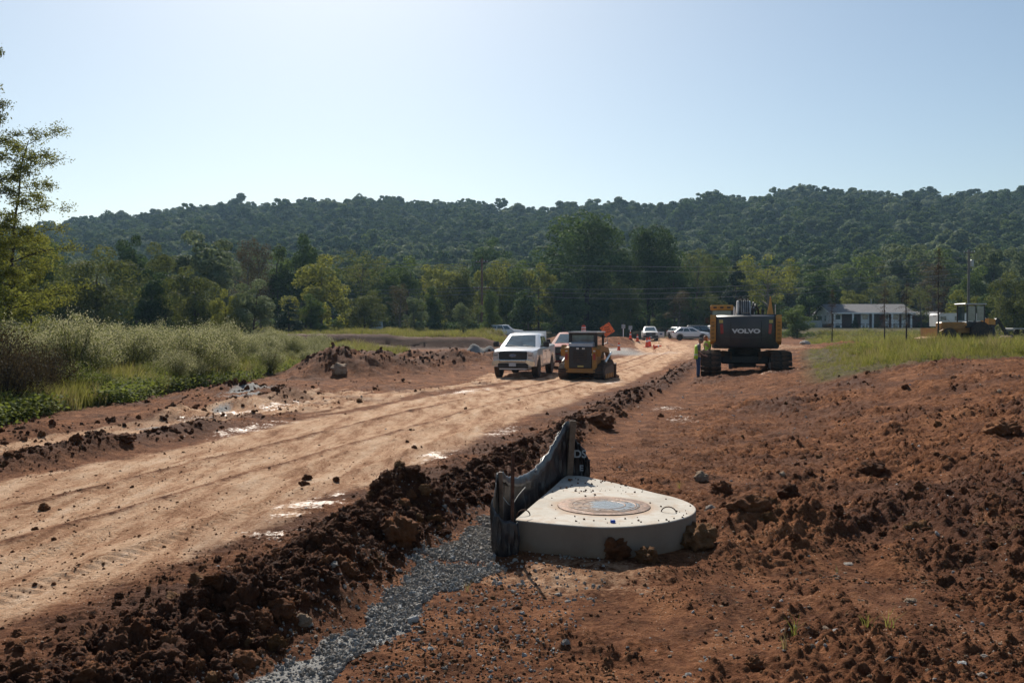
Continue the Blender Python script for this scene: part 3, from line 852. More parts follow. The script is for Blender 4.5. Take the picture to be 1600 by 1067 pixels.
for k, (px, py, w, m, fl, lab, cat) in enumerate(ROCKS):
    D = hit(px, py)
    x = px2x(px, D)
    y = D + w * (-.12 if 940 < px < 1050 and py > 860 else .35)
    me = lump_mesh('rock', 80 + k, m, 4, .30 if 'stone' in m else .42, fl, 1.3 if 'stone' in m else 2.2)
    o = bpy.data.objects.new('rock' if 'stone' in m else 'soil_clod', me); COL.objects.link(o)
    o.location = (x, y, hz(x, y, False) + w * fl * .30); o.scale = (w * 1.05, w * .9, w); o.rotation_euler = (0, 0, k * 1.3)
    tag(o, lab, cat)
# ------------------------------------------------------------------ vegetation
leafmat('leaf_dark', (0.02, 0.042, 0.018), (0.05, 0.088, 0.032), (0.115, 0.17, 0.055), .30)
leafmat('leaf_mid', (0.032, 0.06, 0.02), (0.08, 0.122, 0.036), (0.165, 0.215, 0.06), .34)
leafmat('leaf_olive', (0.038, 0.055, 0.02), (0.088, 0.11, 0.034), (0.175, 0.185, 0.06), .34)
leafmat('leaf_yellow', (0.075, 0.1, 0.024), (0.16, 0.18, 0.04), (0.285, 0.28, 0.075), .42)
leafmat('leaf_brown', (0.04, 0.036, 0.022), (0.08, 0.066, 0.038), (0.14, 0.11, 0.06), .30)
leafmat('leaf_cedar', (0.01, 0.024, 0.014), (0.02, 0.044, 0.022), (0.042, 0.075, 0.034), .12)
leafmat('leaf_grey', (0.06, 0.088, 0.048), (0.125, 0.165, 0.095), (0.24, 0.275, 0.17), .34)
leafmat('grass_green', (0.065, 0.085, 0.02), (0.155, 0.17, 0.042), (0.32, 0.3, 0.1), .42)
leafmat('grass_dry', (0.110, 0.100, 0.045), (0.200, 0.175, 0.085), (0.330, 0.280, 0.160), .40)
leafmat('weed_green', (0.055, 0.082, 0.018), (0.115, 0.15, 0.034), (0.22, 0.25, 0.07), .42)
leafmat('tuft_cream', (0.2, 0.2, 0.12), (0.3, 0.29, 0.2), (0.46, 0.44, 0.33), .45, .9)
leafmat('shrub_leaf', (0.06, 0.078, 0.028), (0.125, 0.145, 0.055), (0.22, 0.23, 0.1), .40)
leafmat('dead_leaf', (0.035, 0.020, 0.014), (0.065, 0.038, 0.026), (0.110, 0.065, 0.042), .25)
leafmat('leaf_wither', (.022, .017, .010), (.045, .034, .020), (.085, .065, .038), .25)
plain('bark', (0.085, 0.066, 0.052), .95, var=.3, scale=9, bump=.6)
plain('bark_pale', (0.20, 0.18, 0.155), .95, var=.3, scale=9, bump=.6)
plain('bark_dark', (0.035, 0.026, 0.022), .95, var=.3, scale=9, bump=.6)

def crown_pts(rg, H, cb, rx, n_clump, n_leaf, shape='round', clump_r=.30, core=.25):
    """leaf centres and outward directions for a crown between heights cb and H"""
    cz = (H + cb) / 2; hz_ = (H - cb) / 2
    cl = []; cr = []
    for k in range(n_clump):
        if shape == 'cone':
            t = rg.uniform(0, 1) ** 1.3
            an = rg.uniform(0, 6.283); rr = rx * (1 - t) ** .85 * rg.uniform(.45, .9)
            cl.append((math.cos(an) * rr, math.sin(an) * rr, cb + (H - cb) * (t * .93 + .03))); cr.append(rx * clump_r * (1.05 - .75 * t))
            continue
        d = rg.normal(size=3); d /= np.linalg.norm(d)
        r = rg.uniform(.5, .98) if rg.uniform() > core else rg.uniform(.1, .5)
        if shape == 'column': d[2] *= 1.1
        z = d[2] * r
        sq = (1 - .35 * z) if shape != 'open' else 1 + .2 * z
        cl.append((d[0] * rx * r * sq * .86, d[1] * rx * r * sq * .86, cz + z * hz_ * .86)); cr.append(rx * clump_r * rg.uniform(.65, 1.25))
    cl = np.array(cl); cr = np.array(cr)
    w = cr ** 2; w /= w.sum()
    k = rg.choice(len(cl), n_leaf, p=w)
    d = rg.normal(size=(n_leaf, 3)); d[:, 2] += .25; d /= np.linalg.norm(d, axis=1)[:, None]
    rad = rg.uniform(.55, 1.08, n_leaf) ** .6
    vert = .62 if shape != 'column' else .95
    p = cl[k] + d * (cr[k] * rad)[:, None] * np.array([1, 1, vert])
    zt, zb_ = np.percentile(p[:, 2], 99.7), np.percentile(p[:, 2], .5); kz = (H - cb) / (zt - zb_)
    kr = rx / np.percentile(np.hypot(p[:, 0], p[:, 1]), 97)
    for arr in (p, cl): arr[:, 2] = cb + (arr[:, 2] - zb_) * kz; arr[:, :2] *= kr
    tone = .5 * rg.uniform(0, 1, len(cl))[k] + .5 * rg.uniform(0, 1, n_leaf)
    return p, d, tone, cl, cr

def trunk_mesh(name, rg, H, cb, rx, r0, cl, mat, n_limb=12, seg=7, bend=.03, top=.8):
    mb = MB()
    pts = []; k = 7
    lean = rg.normal(size=2) * bend
    for i in range(k):
        t = i / (k - 1); zz = H * top * t - .3 * (i == 0)
        pts.append((lean[0] * H * t + rg.normal() * bend * H * .25 * t, lean[1] * H * t + rg.normal() * bend * H * .25 * t, zz))
    rad = [r0 * (1.25 if i == 0 else 1) * (1 - .8 * i / (k - 1)) for i in range(k)]
    mb.tube(pts, rad, seg)
    for j in range(min(n_limb, len(cl))):
        c = Vector(cl[j]); t = min(max((c.z - .30 * rx) / (H * top), .25), .95)
        i = int(t * (k - 1)); f = t * (k - 1) - i
        s = Vector(pts[i]).lerp(Vector(pts[min(i + 1, k - 1)]), f)
        s.z = min(s.z, c.z - .05)
        m_ = s.lerp(c, .5) + Vector((0, 0, .06 * rx)) + Vector(rg.normal(size=3)) * .05 * rx
        rr = r0 * (1 - .8 * t) * .55
        mb.tube([s, m_, c], [rr, rr * .6, rr * .22], 5, False)
    me = bpy.data.meshes.new(name)
    me.from_pydata(mb.v, [], mb.f); me.materials.append(MATS[mat]); me.polygons.foreach_set('use_smooth', [True] * len(me.polygons)); me.update()
    return me

def make_tree(seed, H, cb, rx, n_clump, n_leaf, leaf, mat, shape='round', clump_r=.30, r0=None, bark='bark', n_limb=12, core=.25, top=.8):
    rg = np.random.default_rng(seed)
    p, d, tone, cl, cr = crown_pts(rg, H, cb, rx, n_clump, n_leaf, shape, clump_r, core)
    v, q = leaf_quads(rg, p, leaf, nrm=d, aspect=.75)
    me = fast_mesh('crown', v, q, [mat], tint=np.repeat(tone, 4))
    tm = trunk_mesh('trunk', rg, H, cb, rx, r0 or H * .022, cl, bark, n_limb, top=top)
    return tm, me

def place_tree(meshes, x, y, label, cat='tree', group=None, s=1.0, sz=None, rz=None, name='tree', z=None):
    o = empty(name, (x, y, (hz(x, y) if z is None else z)), rz if rz is not None else random.uniform(0, 6.28), label, cat, group)
    o.scale = (s, s, sz or s)
    for nm, me in zip(('trunk', 'crown'), meshes):
        c = bpy.data.objects.new(nm, me); COL.objects.link(c); c.parent = o
    return o

# unit crowns: height 1 metre, scaled when placed
LIB = {}
def lib(key, **kw):
    LIB.setdefault(key, []).append(make_tree(**kw))
for i in range(2):
    lib('oak', seed=100 + i, H=1, cb=-.02, rx=.46, n_clump=80, n_leaf=22000, leaf=0.0213, mat='leaf_dark', clump_r=.24, bark='bark_dark', n_limb=14)
    lib('dark', seed=110 + i, H=1, cb=.0, rx=.36, n_clump=34, n_leaf=9450, leaf=0.0275, mat='leaf_dark', clump_r=.28, bark='bark')
    lib('olive', seed=120 + i, H=1, cb=.02, rx=.42, n_clump=40, n_leaf=11475, leaf=0.0238, mat='leaf_olive', clump_r=.25, shape='round')
    lib('mid', seed=130 + i, H=1, cb=-.02, rx=.38, n_clump=36, n_leaf=9450, leaf=0.0275, mat='leaf_mid', clump_r=.27)
    lib('grey', seed=140 + i, H=1, cb=.05, rx=.38, n_clump=42, n_leaf=9450, leaf=0.0263, mat='leaf_grey', clump_r=.22)
    lib('yellow', seed=150 + i, H=1, cb=.05, rx=.40, n_clump=38, n_leaf=8100, leaf=0.0275, mat='leaf_yellow', clump_r=.22)
lib('cedar', seed=160, H=1, cb=.02, rx=.30, n_clump=60, n_leaf=10800, leaf=0.0225, mat='leaf_cedar', shape='cone', clump_r=.34, n_limb=4)
lib('column', seed=161, H=1, cb=.05, rx=.16, n_clump=34, n_leaf=6750, leaf=0.0250, mat='leaf_mid', shape='column', clump_r=.5)
lib('brown', seed=162, H=1, cb=.12, rx=.20, n_clump=30, n_leaf=3200, leaf=.018, mat='leaf_brown', shape='column', clump_r=.34, bark='bark_pale', n_limb=20)
lib('open', seed=163, H=1, cb=.16, rx=.40, n_clump=44, n_leaf=3600, leaf=.022, mat='leaf_yellow', shape='open', clump_r=.17, bark='bark_pale', n_limb=34, core=.1)
lib('openolive', seed=164, H=1, cb=.12, rx=.42, n_clump=44, n_leaf=4200, leaf=.021, mat='leaf_olive', shape='open', clump_r=.18, bark='bark', n_limb=34, core=.1)
lib('sapling', seed=165, H=1, cb=.16, rx=.38, n_clump=26, n_leaf=3510, leaf=0.0300, mat='leaf_grey', clump_r=.24, bark='bark', n_limb=20)
print('lib', time.time() - T0)

# px centre, row of the top, width px, distance, kind, label
TREES = [
    (150, 392, 125, 78, 'olive', 'wide olive tree behind the flowering shrubs near the left edge'),
    (232, 425, 80, 84, 'dark', 'low dark tree between the wide olive tree and the grey green tree'),
    (258, 386, 80, 98, 'olive', 'tall olive tree rising second behind the flowering shrubs'),
    (318, 366, 120, 104, 'grey', 'largest grey green tree left of the brown trees'),
    (305, 420, 90, 82, 'olive', 'dense olive tree in front of the grey green tree'),
    (214, 373, 70, 112, 'dark', 'dark tree top showing left of the grey green tree'),
    (352, 455, 46, 74, 'yellow', 'small yellowish tree left of the pale green bushy tree'),
    (394, 440, 76, 76, 'grey', 'pale green bushy tree at the right end of the flowering shrubs'),
    (384, 376, 44, 116, 'brown', 'left brownish thin leaved tree in front of the hill'),
    (408, 380, 40, 118, 'brown', 'right brownish thin leaved tree in front of the hill'),
    (436, 388, 44, 120, 'column', 'narrow dark green tree right of the brownish pair'),
    (478, 371, 66, 122, 'dark', 'rounded dark green tree above the yellow tree'),
    (502, 402, 92, 108, 'yellow', 'largest yellow green tree in the left treeline'),
    (452, 470, 50, 96, 'cedar', 'nearly black round cedar below the yellow tree'),
    (486, 462, 44, 98, 'mid', 'small green tree right of the black cedar'),
    (560, 396, 92, 132, 'openolive', 'hazy open crowned tree right of the yellow tree'),
    (570, 456, 56, 112, 'olive', 'low olive bush tree above the white shed'),
    (600, 420, 70, 134, 'mid', 'green tree behind the white shed'),
    (624, 446, 34, 124, 'brown', 'slim rusty brown tree right of the white shed'),
    (632, 405, 70, 140, 'mid', 'green tree with a lit top above the rusty tree'),
    (648, 466, 36, 118, 'grey', 'small pale green tree right of the rusty tree'),
    (688, 416, 70, 138, 'yellow', 'yellow topped tree left of the brown pole'),
    (676, 450, 34, 128, 'column', 'narrow tree under the left yellow top'),
    (724, 424, 60, 136, 'olive', 'olive tree immediately left of the brown pole'),
    (724, 474, 38, 98, 'sapling', 'small round tree standing alone in the meadow left of the pole'),
    (772, 411, 60, 140, 'yellow', 'yellow green tree just right of the brown pole'),
    (768, 456, 34, 122, 'mid', 'small green tree right of the foot of the brown pole'),
    (806, 412, 62, 142, 'mid', 'green tree second right of the brown pole'),
    (842, 414, 60, 142, 'yellow', 'yellow green tree touching the largest oak'),
    (826, 455, 60, 128, 'dark', 'dark low tree behind the white pickup'),
    (762, 376, 84, 186, 'dark', 'hazy dark tree high above the brown pole'),
    (916, 340, 122, 150, 'oak', 'largest dark oak standing behind the track loader'),
    (1014, 360, 84, 148, 'oak', 'second dark oak just right of the largest oak'),
    (880, 430, 70, 138, 'dark', 'dark tree at the left foot of the largest oak'),
    (1054, 420, 60, 140, 'dark', 'dark tree at the right foot of the second oak'),
    (972, 440, 50, 134, 'olive', 'olive tree below the gap of the two oaks'),
    (1086, 393, 62, 156, 'openolive', 'dull olive tree right of the second oak'),
    (1060, 455, 44, 132, 'brown', 'brownish thin tree above the white crossover'),
    (1118, 408, 62, 158, 'mid', 'green tree between the second oak and the cedar'),
    (1150, 416, 62, 142, 'cedar', 'tall dark cedar behind the excavator boom'),
    (1110, 462, 56, 134, 'olive', 'olive tree behind the excavator cab'),
    (1202, 401, 90, 140, 'open', 'tan yellow open crowned tree right of the dark cedar'),
    (1196, 455, 50, 150, 'dark', 'dark tree behind the orange post of the excavator'),
    (1262, 418, 72, 158, 'dark', 'dark tree left of the house'),
    (1246, 478, 46, 122, 'mid', 'low green tree at the right of the excavator'),
    (1300, 425, 62, 175, 'mid', 'green tree above the left gable of the house'),
    (1340, 404, 84, 185, 'mid', 'wide green tree behind the middle of the house roof'),
    (1332, 455, 42, 165, 'yellow', 'small yellow green tree behind the house roof'),
    (1402, 384, 106, 188, 'grey', 'broad soft green tree behind the right end of the house'),
    (1378, 440, 60, 172, 'openolive', 'dull green tree touching the house roof'),
    (1440, 446, 50, 150, 'openolive', 'brownish green tree right of the house'),
    (1462, 412, 60, 170, 'brown', 'dull brown tree behind the tallest dead spruce'),
    (1500, 455, 60, 128, 'yellow', 'yellow green tree behind the white camper'),
    (1520, 420, 70, 160, 'mid', 'green tree behind the grey utility pole'),
    (1552, 386, 90, 172, 'grey', 'grey green tree right of the grey utility pole'),
    (1545, 462, 44, 124, 'dark', 'dark green tree right of the camper'),
    (1586, 428, 74, 110, 'olive', 'dark olive tree at the right edge of the photo'),
    (1480, 392, 70, 190, 'mid', 'soft green tree behind the brown tree at right'),
    (1600, 384, 80, 182, 'grey', 'grey green tree cut by the right edge'),
    (60, 380, 110, 84, 'mid', 'green tree behind the slender yellow tree at far left'),
    (100, 425, 70, 80, 'olive', 'low olive tree left of the wide olive tree'),
]
WID = {'oak': .84, 'dark': .74, 'olive': .84, 'mid': .78, 'grey': .78, 'yellow': .80, 'cedar': .60, 'column': .40, 'brown': .44, 'open': .84, 'openolive': .86, 'sapling': .80}
for k, (px, ty, w, D, kind, lab) in enumerate(TREES):
    x = px2x(px, D); z0 = hz(x, D)
    H = (py2z(ty, D) - z0) * 1.02
    wm = w / F * D * (1.4 if kind == 'oak' else 1.15)
    s = wm / WID[kind]
    place_tree(LIB[kind][k % len(LIB[kind])], x, D, lab, s=s, sz=H, rz=k * 2.399, name='cedar_tree' if kind == 'cedar' else 'tree')
# woodland edge behind them
rg = np.random.default_rng(77)
n = 0
for px in range(-90, 1720, 36):
    for D in (172, 205):
        Dj = D + rg.uniform(-12, 12); pj = px + rg.uniform(-12, 12)
        x = px2x(pj, Dj)
        if x > 40 and D < 190 : Dj += 22
        kind = rg.choice(['dark', 'mid', 'olive', 'dark', 'grey', 'openolive'])
        H = rg.uniform(10.5, 14.5) * (1.1 if D > 190 else .93); s = H * rg.uniform(.85, 1.1)
        place_tree(LIB[kind][rg.integers(0, len(LIB[kind]))], x, Dj, 'hazy green tree in the unbroken row at the foot of the hill', group='trees in the woodland row at the foot of the hill', s=s, sz=H, rz=rg.uniform(0, 6.28))
        n += 1
print('trees', n, time.time() - T0)

# trees covering the hill
def hill_trees():
    rg = np.random.default_rng(9)
    protos = []
    for k, (mat, ncl, nl, asp) in enumerate((('leaf_dark', 34, 5200, .42), ('leaf_mid', 30, 4800, .38), ('leaf_dark', 28, 4400, .34), ('leaf_grey', 32, 4600, .40), ('leaf_mid', 26, 4000, .31), ('leaf_dark', 38, 5200, .46))):
        g = np.random.default_rng(300 + k)
        p, d, tone, cl, cr = crown_pts(g, 1, .05, asp, int(ncl * 1.6), int(nl * 1.15), 'round', .19, .1)
        v, q = leaf_quads(g, p, .044, nrm=d, aspect=.85)
        v2 = []; 
        me = fast_mesh('tree', v, q, [mat], tint=np.repeat(tone, 4))
        protos.append(me)
    P = []
    D = 225.0
    while D < RIDGE_D + 34:
        st = 8.4 + (D - 225) * .0045
        xs = np.arange(-.68 * D, .68 * D, st)
        xs = xs + rg.uniform(-.42, .42, len(xs)) * st
        ys = D + rg.uniform(-.45, .45, len(xs)) * st
        P.append(np.stack([xs, ys], -1))
        D += st * .95
    P = np.concatenate(P)
    z = height(P[:, 0], P[:, 1], False)
    n = len(P)
    s = rg.normal(14.6, 1.9, n) * (1 + .12 * (fbm(P[:, 0] / 60, P[:, 1] / 60, 201, 2) - .5))
    big = rg.uniform(0, 1, n) < .10; s = np.where(big, s * 1.15, s)
    idx = rg.integers(0, 6, n)
    rz = rg.uniform(0, 6.283, n)
    # the ones that show largest: the near slope whose tops stand above the woodland row
    row = HZ - (z + s - CAMZ) / P[:, 1] * F
    inv = (np.abs(P[:, 0] / P[:, 1]) < .58) & (row < 425)
    order = np.argsort(np.where(inv, P[:, 1], 1e6))
    pick = order[:135]
    rest = np.setdiff1d(np.arange(n), pick)
    for i in pick:
        o = bpy.data.objects.new('tree', protos[idx[i]]); COL.objects.link(o)
        o.location = (P[i, 0], P[i, 1], z[i] - 1.8); o.scale = (s[i] * 1.18, s[i] * 1.18, s[i]); o.rotation_euler = (0, 0, rz[i])
        tag(o, 'round green tree crown on the lower slope of the wooded hill', 'tree', 'trees on the lower slope of the wooded hill')
    pts = np.stack([P[rest, 0], P[rest, 1], z[rest] - 1.8], -1)
    rots = np.zeros((len(rest), 3)); rots[:, 2] = rz[rest]
    sc = np.stack([s[rest] * 1.18, s[rest] * 1.18, s[rest]], -1)
    scatter('hill_forest', pts, rots, sc, idx[rest], protos, 'unbroken blue green forest covering the long hill on the horizon', 'forest')
    print('hill', n)
hill_trees()

# ------------------------------------------------------------------ slender yellow leaved trees at the left edge
def slender_tree(seed, H, spread, n_br, nleaf, leaf, mat, lean=(0, 0), r0=.10, first=.3):
    rg = np.random.default_rng(seed)
    mb = MB(); tips = []
    k = 10; pts = []
    for i in range(k):
        t = i / (k - 1)
        pts.append(Vector((lean[0] * t + .18 * math.sin(t * 7 + seed) * t + rg.normal() * .03, lean[1] * t + rg.normal() * .05, H * .95 * t - .2 * (i == 0))))
    mb.tube(pts, [r0 * (1 - .88 * i / (k - 1)) for i in range(k)], 8)
    for b in range(n_br):
        t = first + (1 - first) * (b + rg.uniform(0, 1)) / n_br
        i = min(int(t * (k - 1)), k - 2); s = pts[i].lerp(pts[i + 1], t * (k - 1) - i)
        an = b * 2.4 + rg.uniform(-.5, .5); ln = spread * (1.15 - .75 * t) * rg.uniform(.6, 1.1)
        dirv = Vector((math.cos(an), math.sin(an), rg.uniform(.15, .55)))
        p0 = s; br = []
        for j in range(5):
            br.append(p0.copy()); p0 = p0 + dirv * ln / 4 + Vector(rg.normal(size=3)) * ln * .04; dirv.z -= .07
        mb.tube(br, [r0 * .32 * (1 - t * .6) * (1 - .8 * j / 4) for j in range(5)], 5, False)
        for j in range(1, 5):
            for q in range(4):
                dd = Vector(rg.normal(size=3)); dd.z = abs(dd.z) * .4 - .1; dd.normalize()
                e = br[j] + dd * ln * .26 * rg.uniform(.5, 1.1)
                mb.tube([br[j], br[j].lerp(e, .5) + Vector((0, 0, .04)), e], [.010, .007, .003], 4, False)
                tips.append((br[j], e))
    tm = bpy.data.meshes.new('trunk'); tm.from_pydata(mb.v, [], mb.f); tm.materials.append(MATS['bark_dark']); tm.update()
    tips_a = np.array([[*a, *b] for a, b in tips])
    kk = rg.integers(0, len(tips_a), nleaf); t = rg.uniform(.25, 1.1, nleaf)[:, None]
    cen = tips_a[kk, :3] * (1 - t) + tips_a[kk, 3:] * t + rg.normal(size=(nleaf, 3)) * spread * .042
    tone = .5 * rg.uniform(0, 1, len(tips_a))[kk] + .5 * rg.uniform(0, 1, nleaf)
    v, q = leaf_quads(rg, cen, leaf, up=.8, aspect=.42)
    cm = fast_mesh('crown', v, q, [mat], tint=np.repeat(tone, 4))
    return tm, cm
for (px, D, H, sp, nb, nl, mat, lab, lean, fi, r0) in (
    (8, 31, 8.6, 2.6, 30, 15000, 'leaf_yellow', 'tall slender tree with sparse yellowing leaves at the left edge', (.6, 0), .30, .10),
    (44, 33, 5.2, 2.0, 22, 12000, 'leaf_yellow', 'shorter bushy yellow green tree right of the slender trunk', (-.1, 0), .12, .06),
    (-52, 29, 12.0, 2.0, 34, 16000, 'leaf_olive', 'tallest tree leaning into the photo at the upper left corner', (.5, 0), .35, .13),
    (-15, 27.5, 4.4, 2.0, 22, 12000, 'leaf_yellow', 'low yellow green tree cut by the left edge', (0, 0), .1, .06)):
    x = px2x(px, D)
    place_tree(slender_tree(int(px + 200), H, sp, nb, nl, .085, mat, lean, r0, fi), x, D, lab, rz=0, name='slender_tree')

# ------------------------------------------------------------------ dead young spruces in the grass at right
def dead_spruce(seed, H, leafy):
    rg = np.random.default_rng(seed)
    mb = MB(); mb.tube([(0, 0, -.2), (.06, 0, H * .3), (-.05, .02, H * .6), (.03, .0, H * .85), (0, 0, H)], [.055, .042, .028, .015, .006], 7)
    cen = []
    for k in range(int(H * 16)):
        z = H * rg.uniform(.30, .98); L = (1.5 * (1 - z / H) + .15) * rg.uniform(.5, 1.1) * .9
        an = rg.uniform(0, 6.28); e = Vector((math.cos(an) * L, math.sin(an) * L, z - L * rg.uniform(.05, .45)))
        s = Vector((0, 0, z)); mb.tube([s, s.lerp(e, .5) + Vector((0, 0, .05)), e], [.010, .007, .003], 4, False)
        for j in range(leafy):
            t = rg.uniform(.2, 1); cen.append(tuple(s.lerp(e, t) + Vector(rg.normal(size=3)) * .05))
    tm = bpy.data.meshes.new('trunk'); tm.from_pydata(mb.v, [], mb.f); tm.materials.append(MATS['bark_dark']); tm.update()
    cen = np.array(cen); v, q = leaf_quads(rg, cen, .075, up=1.2, aspect=.3)
    cm = fast_mesh('crown', v, q, ['dead_leaf'], tint=rg.uniform(0, 1, len(v)))
    return tm, cm
for (px, D, top, bot, lf, lab) in ((1300, 78, 452, 520, 14, 'leftmost thin dead spruce, in front of the house gable'), (1382, 66, 436, 530, 10, 'second thin dead spruce, in front of the house middle'),
                              (1416, 52, 438, 538, 8, 'third dead spruce with a black stem and green weeds at its foot'), (1466, 50, 384, 535, 10, 'tallest dead spruce, standing beside the camper')):
    x = px2x(px, D); z0 = hz(x, D)
    place_tree(dead_spruce(px, py2z(top, D) - z0, lf), x, D, lab, rz=1.0, name='dead_spruce')

# ------------------------------------------------------------------ flowering shrubs
def shrub(seed, H, w, stems, nleaf, ntuft, leafm='shrub_leaf', tuft='tuft_cream', stemm='bark'):
    rg = np.random.default_rng(seed)
    mb = MB(); segs = []
    for k in range(stems):
        an = rg.uniform(0, 6.28); out = w * math.sqrt(rg.uniform(0, 1)); h = H * (1 - .42 * (out / w) ** 2) * rg.uniform(.72, 1.04)
        b0 = Vector((math.cos(an) * out * .18, math.sin(an) * out * .18, -.05)); tip = Vector((math.cos(an) * out, math.sin(an) * out, h))
        m_ = b0.lerp(tip, .5) + Vector((math.cos(an), math.sin(an), 0)) * (-.10 * out) + Vector((0, 0, .08 * h))
        if k % 2 == 0: mb.tube([b0, m_, tip], [.012, .008, .003], 4, False)
        segs.append((*b0, *m_, *tip))
    sg = np.array(segs)
    def along(n, lo, hi, pw=1.0):
        k = rg.integers(0, len(sg), n); t = lo + (hi - lo) * rg.uniform(0, 1, n) ** pw
        t = t[:, None]
        a, b, c = sg[k, :3], sg[k, 3:6], sg[k, 6:]
        return (1 - t) ** 2 * a + 2 * t * (1 - t) * b + t * t * c, k
    p, k = along(nleaf, .10, 1.0, .75); p += rg.normal(size=p.shape) * np.array([.075, .075, .06]) * (w / .9)
    v1, q1 = leaf_quads(rg, p, .070, up=-.6, aspect=.28)
    p2, k2 = along(ntuft, .70, 1.05, .8); p2 += rg.normal(size=p2.shape) * np.array([.085, .085, .05]) * (w / .9); p2[:, 2] += .03
    v2, q2 = leaf_quads(rg, p2, .030, up=0, aspect=.8)
    t1 = np.repeat(rg.uniform(0, 1, nleaf), 4); t2 = np.repeat(.4 * rg.uniform(0, 1, len(sg))[k2] + .6 * rg.uniform(0, 1, ntuft), 4)
    st = bpy.data.meshes.new('stem'); st.from_pydata(mb.v, [], mb.f); st.materials.append(MATS[stemm]); st.update()
    return st, fast_mesh('foliage', v1, q1, [leafm], tint=t1), fast_mesh('flower_tufts', v2, q2, [tuft], tint=t2)
SH = [shrub(400 + k, 1.60, 1.0, 90, 6400, 4200) for k in range(4)]
SHG = [shrub(410 + k, 1.25, 1.0, 80, 5200, 900, 'weed_green') for k in range(2)]
def place_shrub(ms, x, y, s, label, group, name='flowering_shrub', sz=None):
    o = empty(name, (x, y, hz(x, y)), random.uniform(0, 6.28), label, 'shrub', group)
    o.scale = (s, s, sz or s)
    for nm, me in zip(('stem', 'foliage', 'flower_tufts'), ms):
        c = bpy.data.objects.new(nm, me); COL.objects.link(c); c.parent = o
rg = np.random.default_rng(21)
nsh = 0
for y in np.arange(19.5, 62, 1.55):
    wl = (11.4 + .0 * y)
    for j in range(4):
        x = -wl - j * 1.6 + rg.uniform(-.5, .5); yy = y + rg.uniform(-.6, .6)
        px = 800 + F * x / yy
        if px < -60 or (px < 85 and yy < 24): continue
        s = (.72 if j == 0 else 1.0 + .06 * j) * rg.uniform(.85, 1.12) * (1.0 if y < 42 else .8) * rg.choice([.8, 1.0, 1.0, 1.15])
        if j == 0 and rg.uniform() < .45:
            place_shrub(SHG[nsh % 2], x, yy, s * .9, 'leafy green weed shrub on the verge left of the dirt road', 'green weed shrubs along the left verge', 'weed_shrub')
        else:
            place_shrub(SH[nsh % 4], x, yy, s * 1.08, 'bushy shrub with feathery cream flower tufts along the left verge', 'cream flowering shrubs along the left verge')
        nsh += 1
place_shrub(SH[0], px2x(272, 31), 33.0, 1.35, 'single flowering shrub whose cream head stands highest above the others', None)
SHD = [shrub(420 + k, 1.7, .9, 110, 4200, 300, 'leaf_wither', 'dead_leaf', 'bark_dark') for k in range(2)]
for k, (px, D, s_, lab) in enumerate(((4, 20.0, 1.0, 'nearest withered dark brown shrub at the left edge'), (36, 21.0, .95, 'second withered dark shrub right of the edge one'), (-30, 22.0, 1.3, 'tall dark shrub cut by the left edge'), (72, 23.0, .9, 'third withered shrub beginning the cream flowering ones'), (318, 37, .95, 'bare stemmed dark shrub among the cream flowering ones'))):
    place_shrub(SHD[k % 2], px2x(px, D), D, s_, lab, None, 'withered_shrub')
print('shrubs', nsh, time.time() - T0)

# ------------------------------------------------------------------ grass
def tuft_mesh(name, seed, n, h, spread, wid, mat, bendy=.5):
    rg = np.random.default_rng(seed)
    V = []; Q = []; Tn = []
    for k in range(n):
        an = rg.uniform(0, 6.28); r = spread * math.sqrt(rg.uniform(0, 1)); bx, by = math.cos(an) * r, math.sin(an) * r
        hh = h * rg.uniform(.5, 1.05); bd = rg.uniform(.1, bendy) * hh; a2 = rg.uniform(0, 6.28); dx, dy = math.cos(a2) * bd, math.sin(a2) * bd
        a3 = rg.uniform(0, 6.28); wx, wy = math.cos(a3) * wid / 2, math.sin(a3) * wid / 2
        o = len(V)
        for t, ww in ((0, 1), (.5, .85), (1, .15)):
            cx, cy_, cz = bx + dx * t * t, by + dy * t * t, hh * t
            V += [(cx - wx * ww, cy_ - wy * ww, cz), (cx + wx * ww, cy_ + wy * ww, cz)]
        Q += [(o, o + 1, o + 3, o + 2), (o + 2, o + 3, o + 5, o + 4)]
        tn = rg.uniform(0, 1); Tn += [tn] * 6
    return fast_mesh(name, np.array(V), np.array(Q), [mat], tint=np.array(Tn))
def weed_mesh(name, seed, n, h, mat, leaf=.09, up_=.9):
    rg = np.random.default_rng(seed)
    p = rg.normal(size=(n, 3)) * np.array([.16, .16, 0]); p[:, 2] = h * rg.uniform(.1, 1, n)
    v, q = leaf_quads(rg, p, leaf, up=-.2, aspect=.6, nrm=np.array([0, 0, up_]))
    return fast_mesh(name, v, q, [mat], tint=np.repeat(rg.uniform(0, 1, n), 4))
GR = [tuft_mesh('grass_blades', 500 + k, 26, .55, .20, .016, 'grass_green' if k < 3 else 'grass_dry') for k in range(5)]
WD = [weed_mesh('weed_leaves', 510 + k, 46, .38, 'weed_green') for k in range(3)]
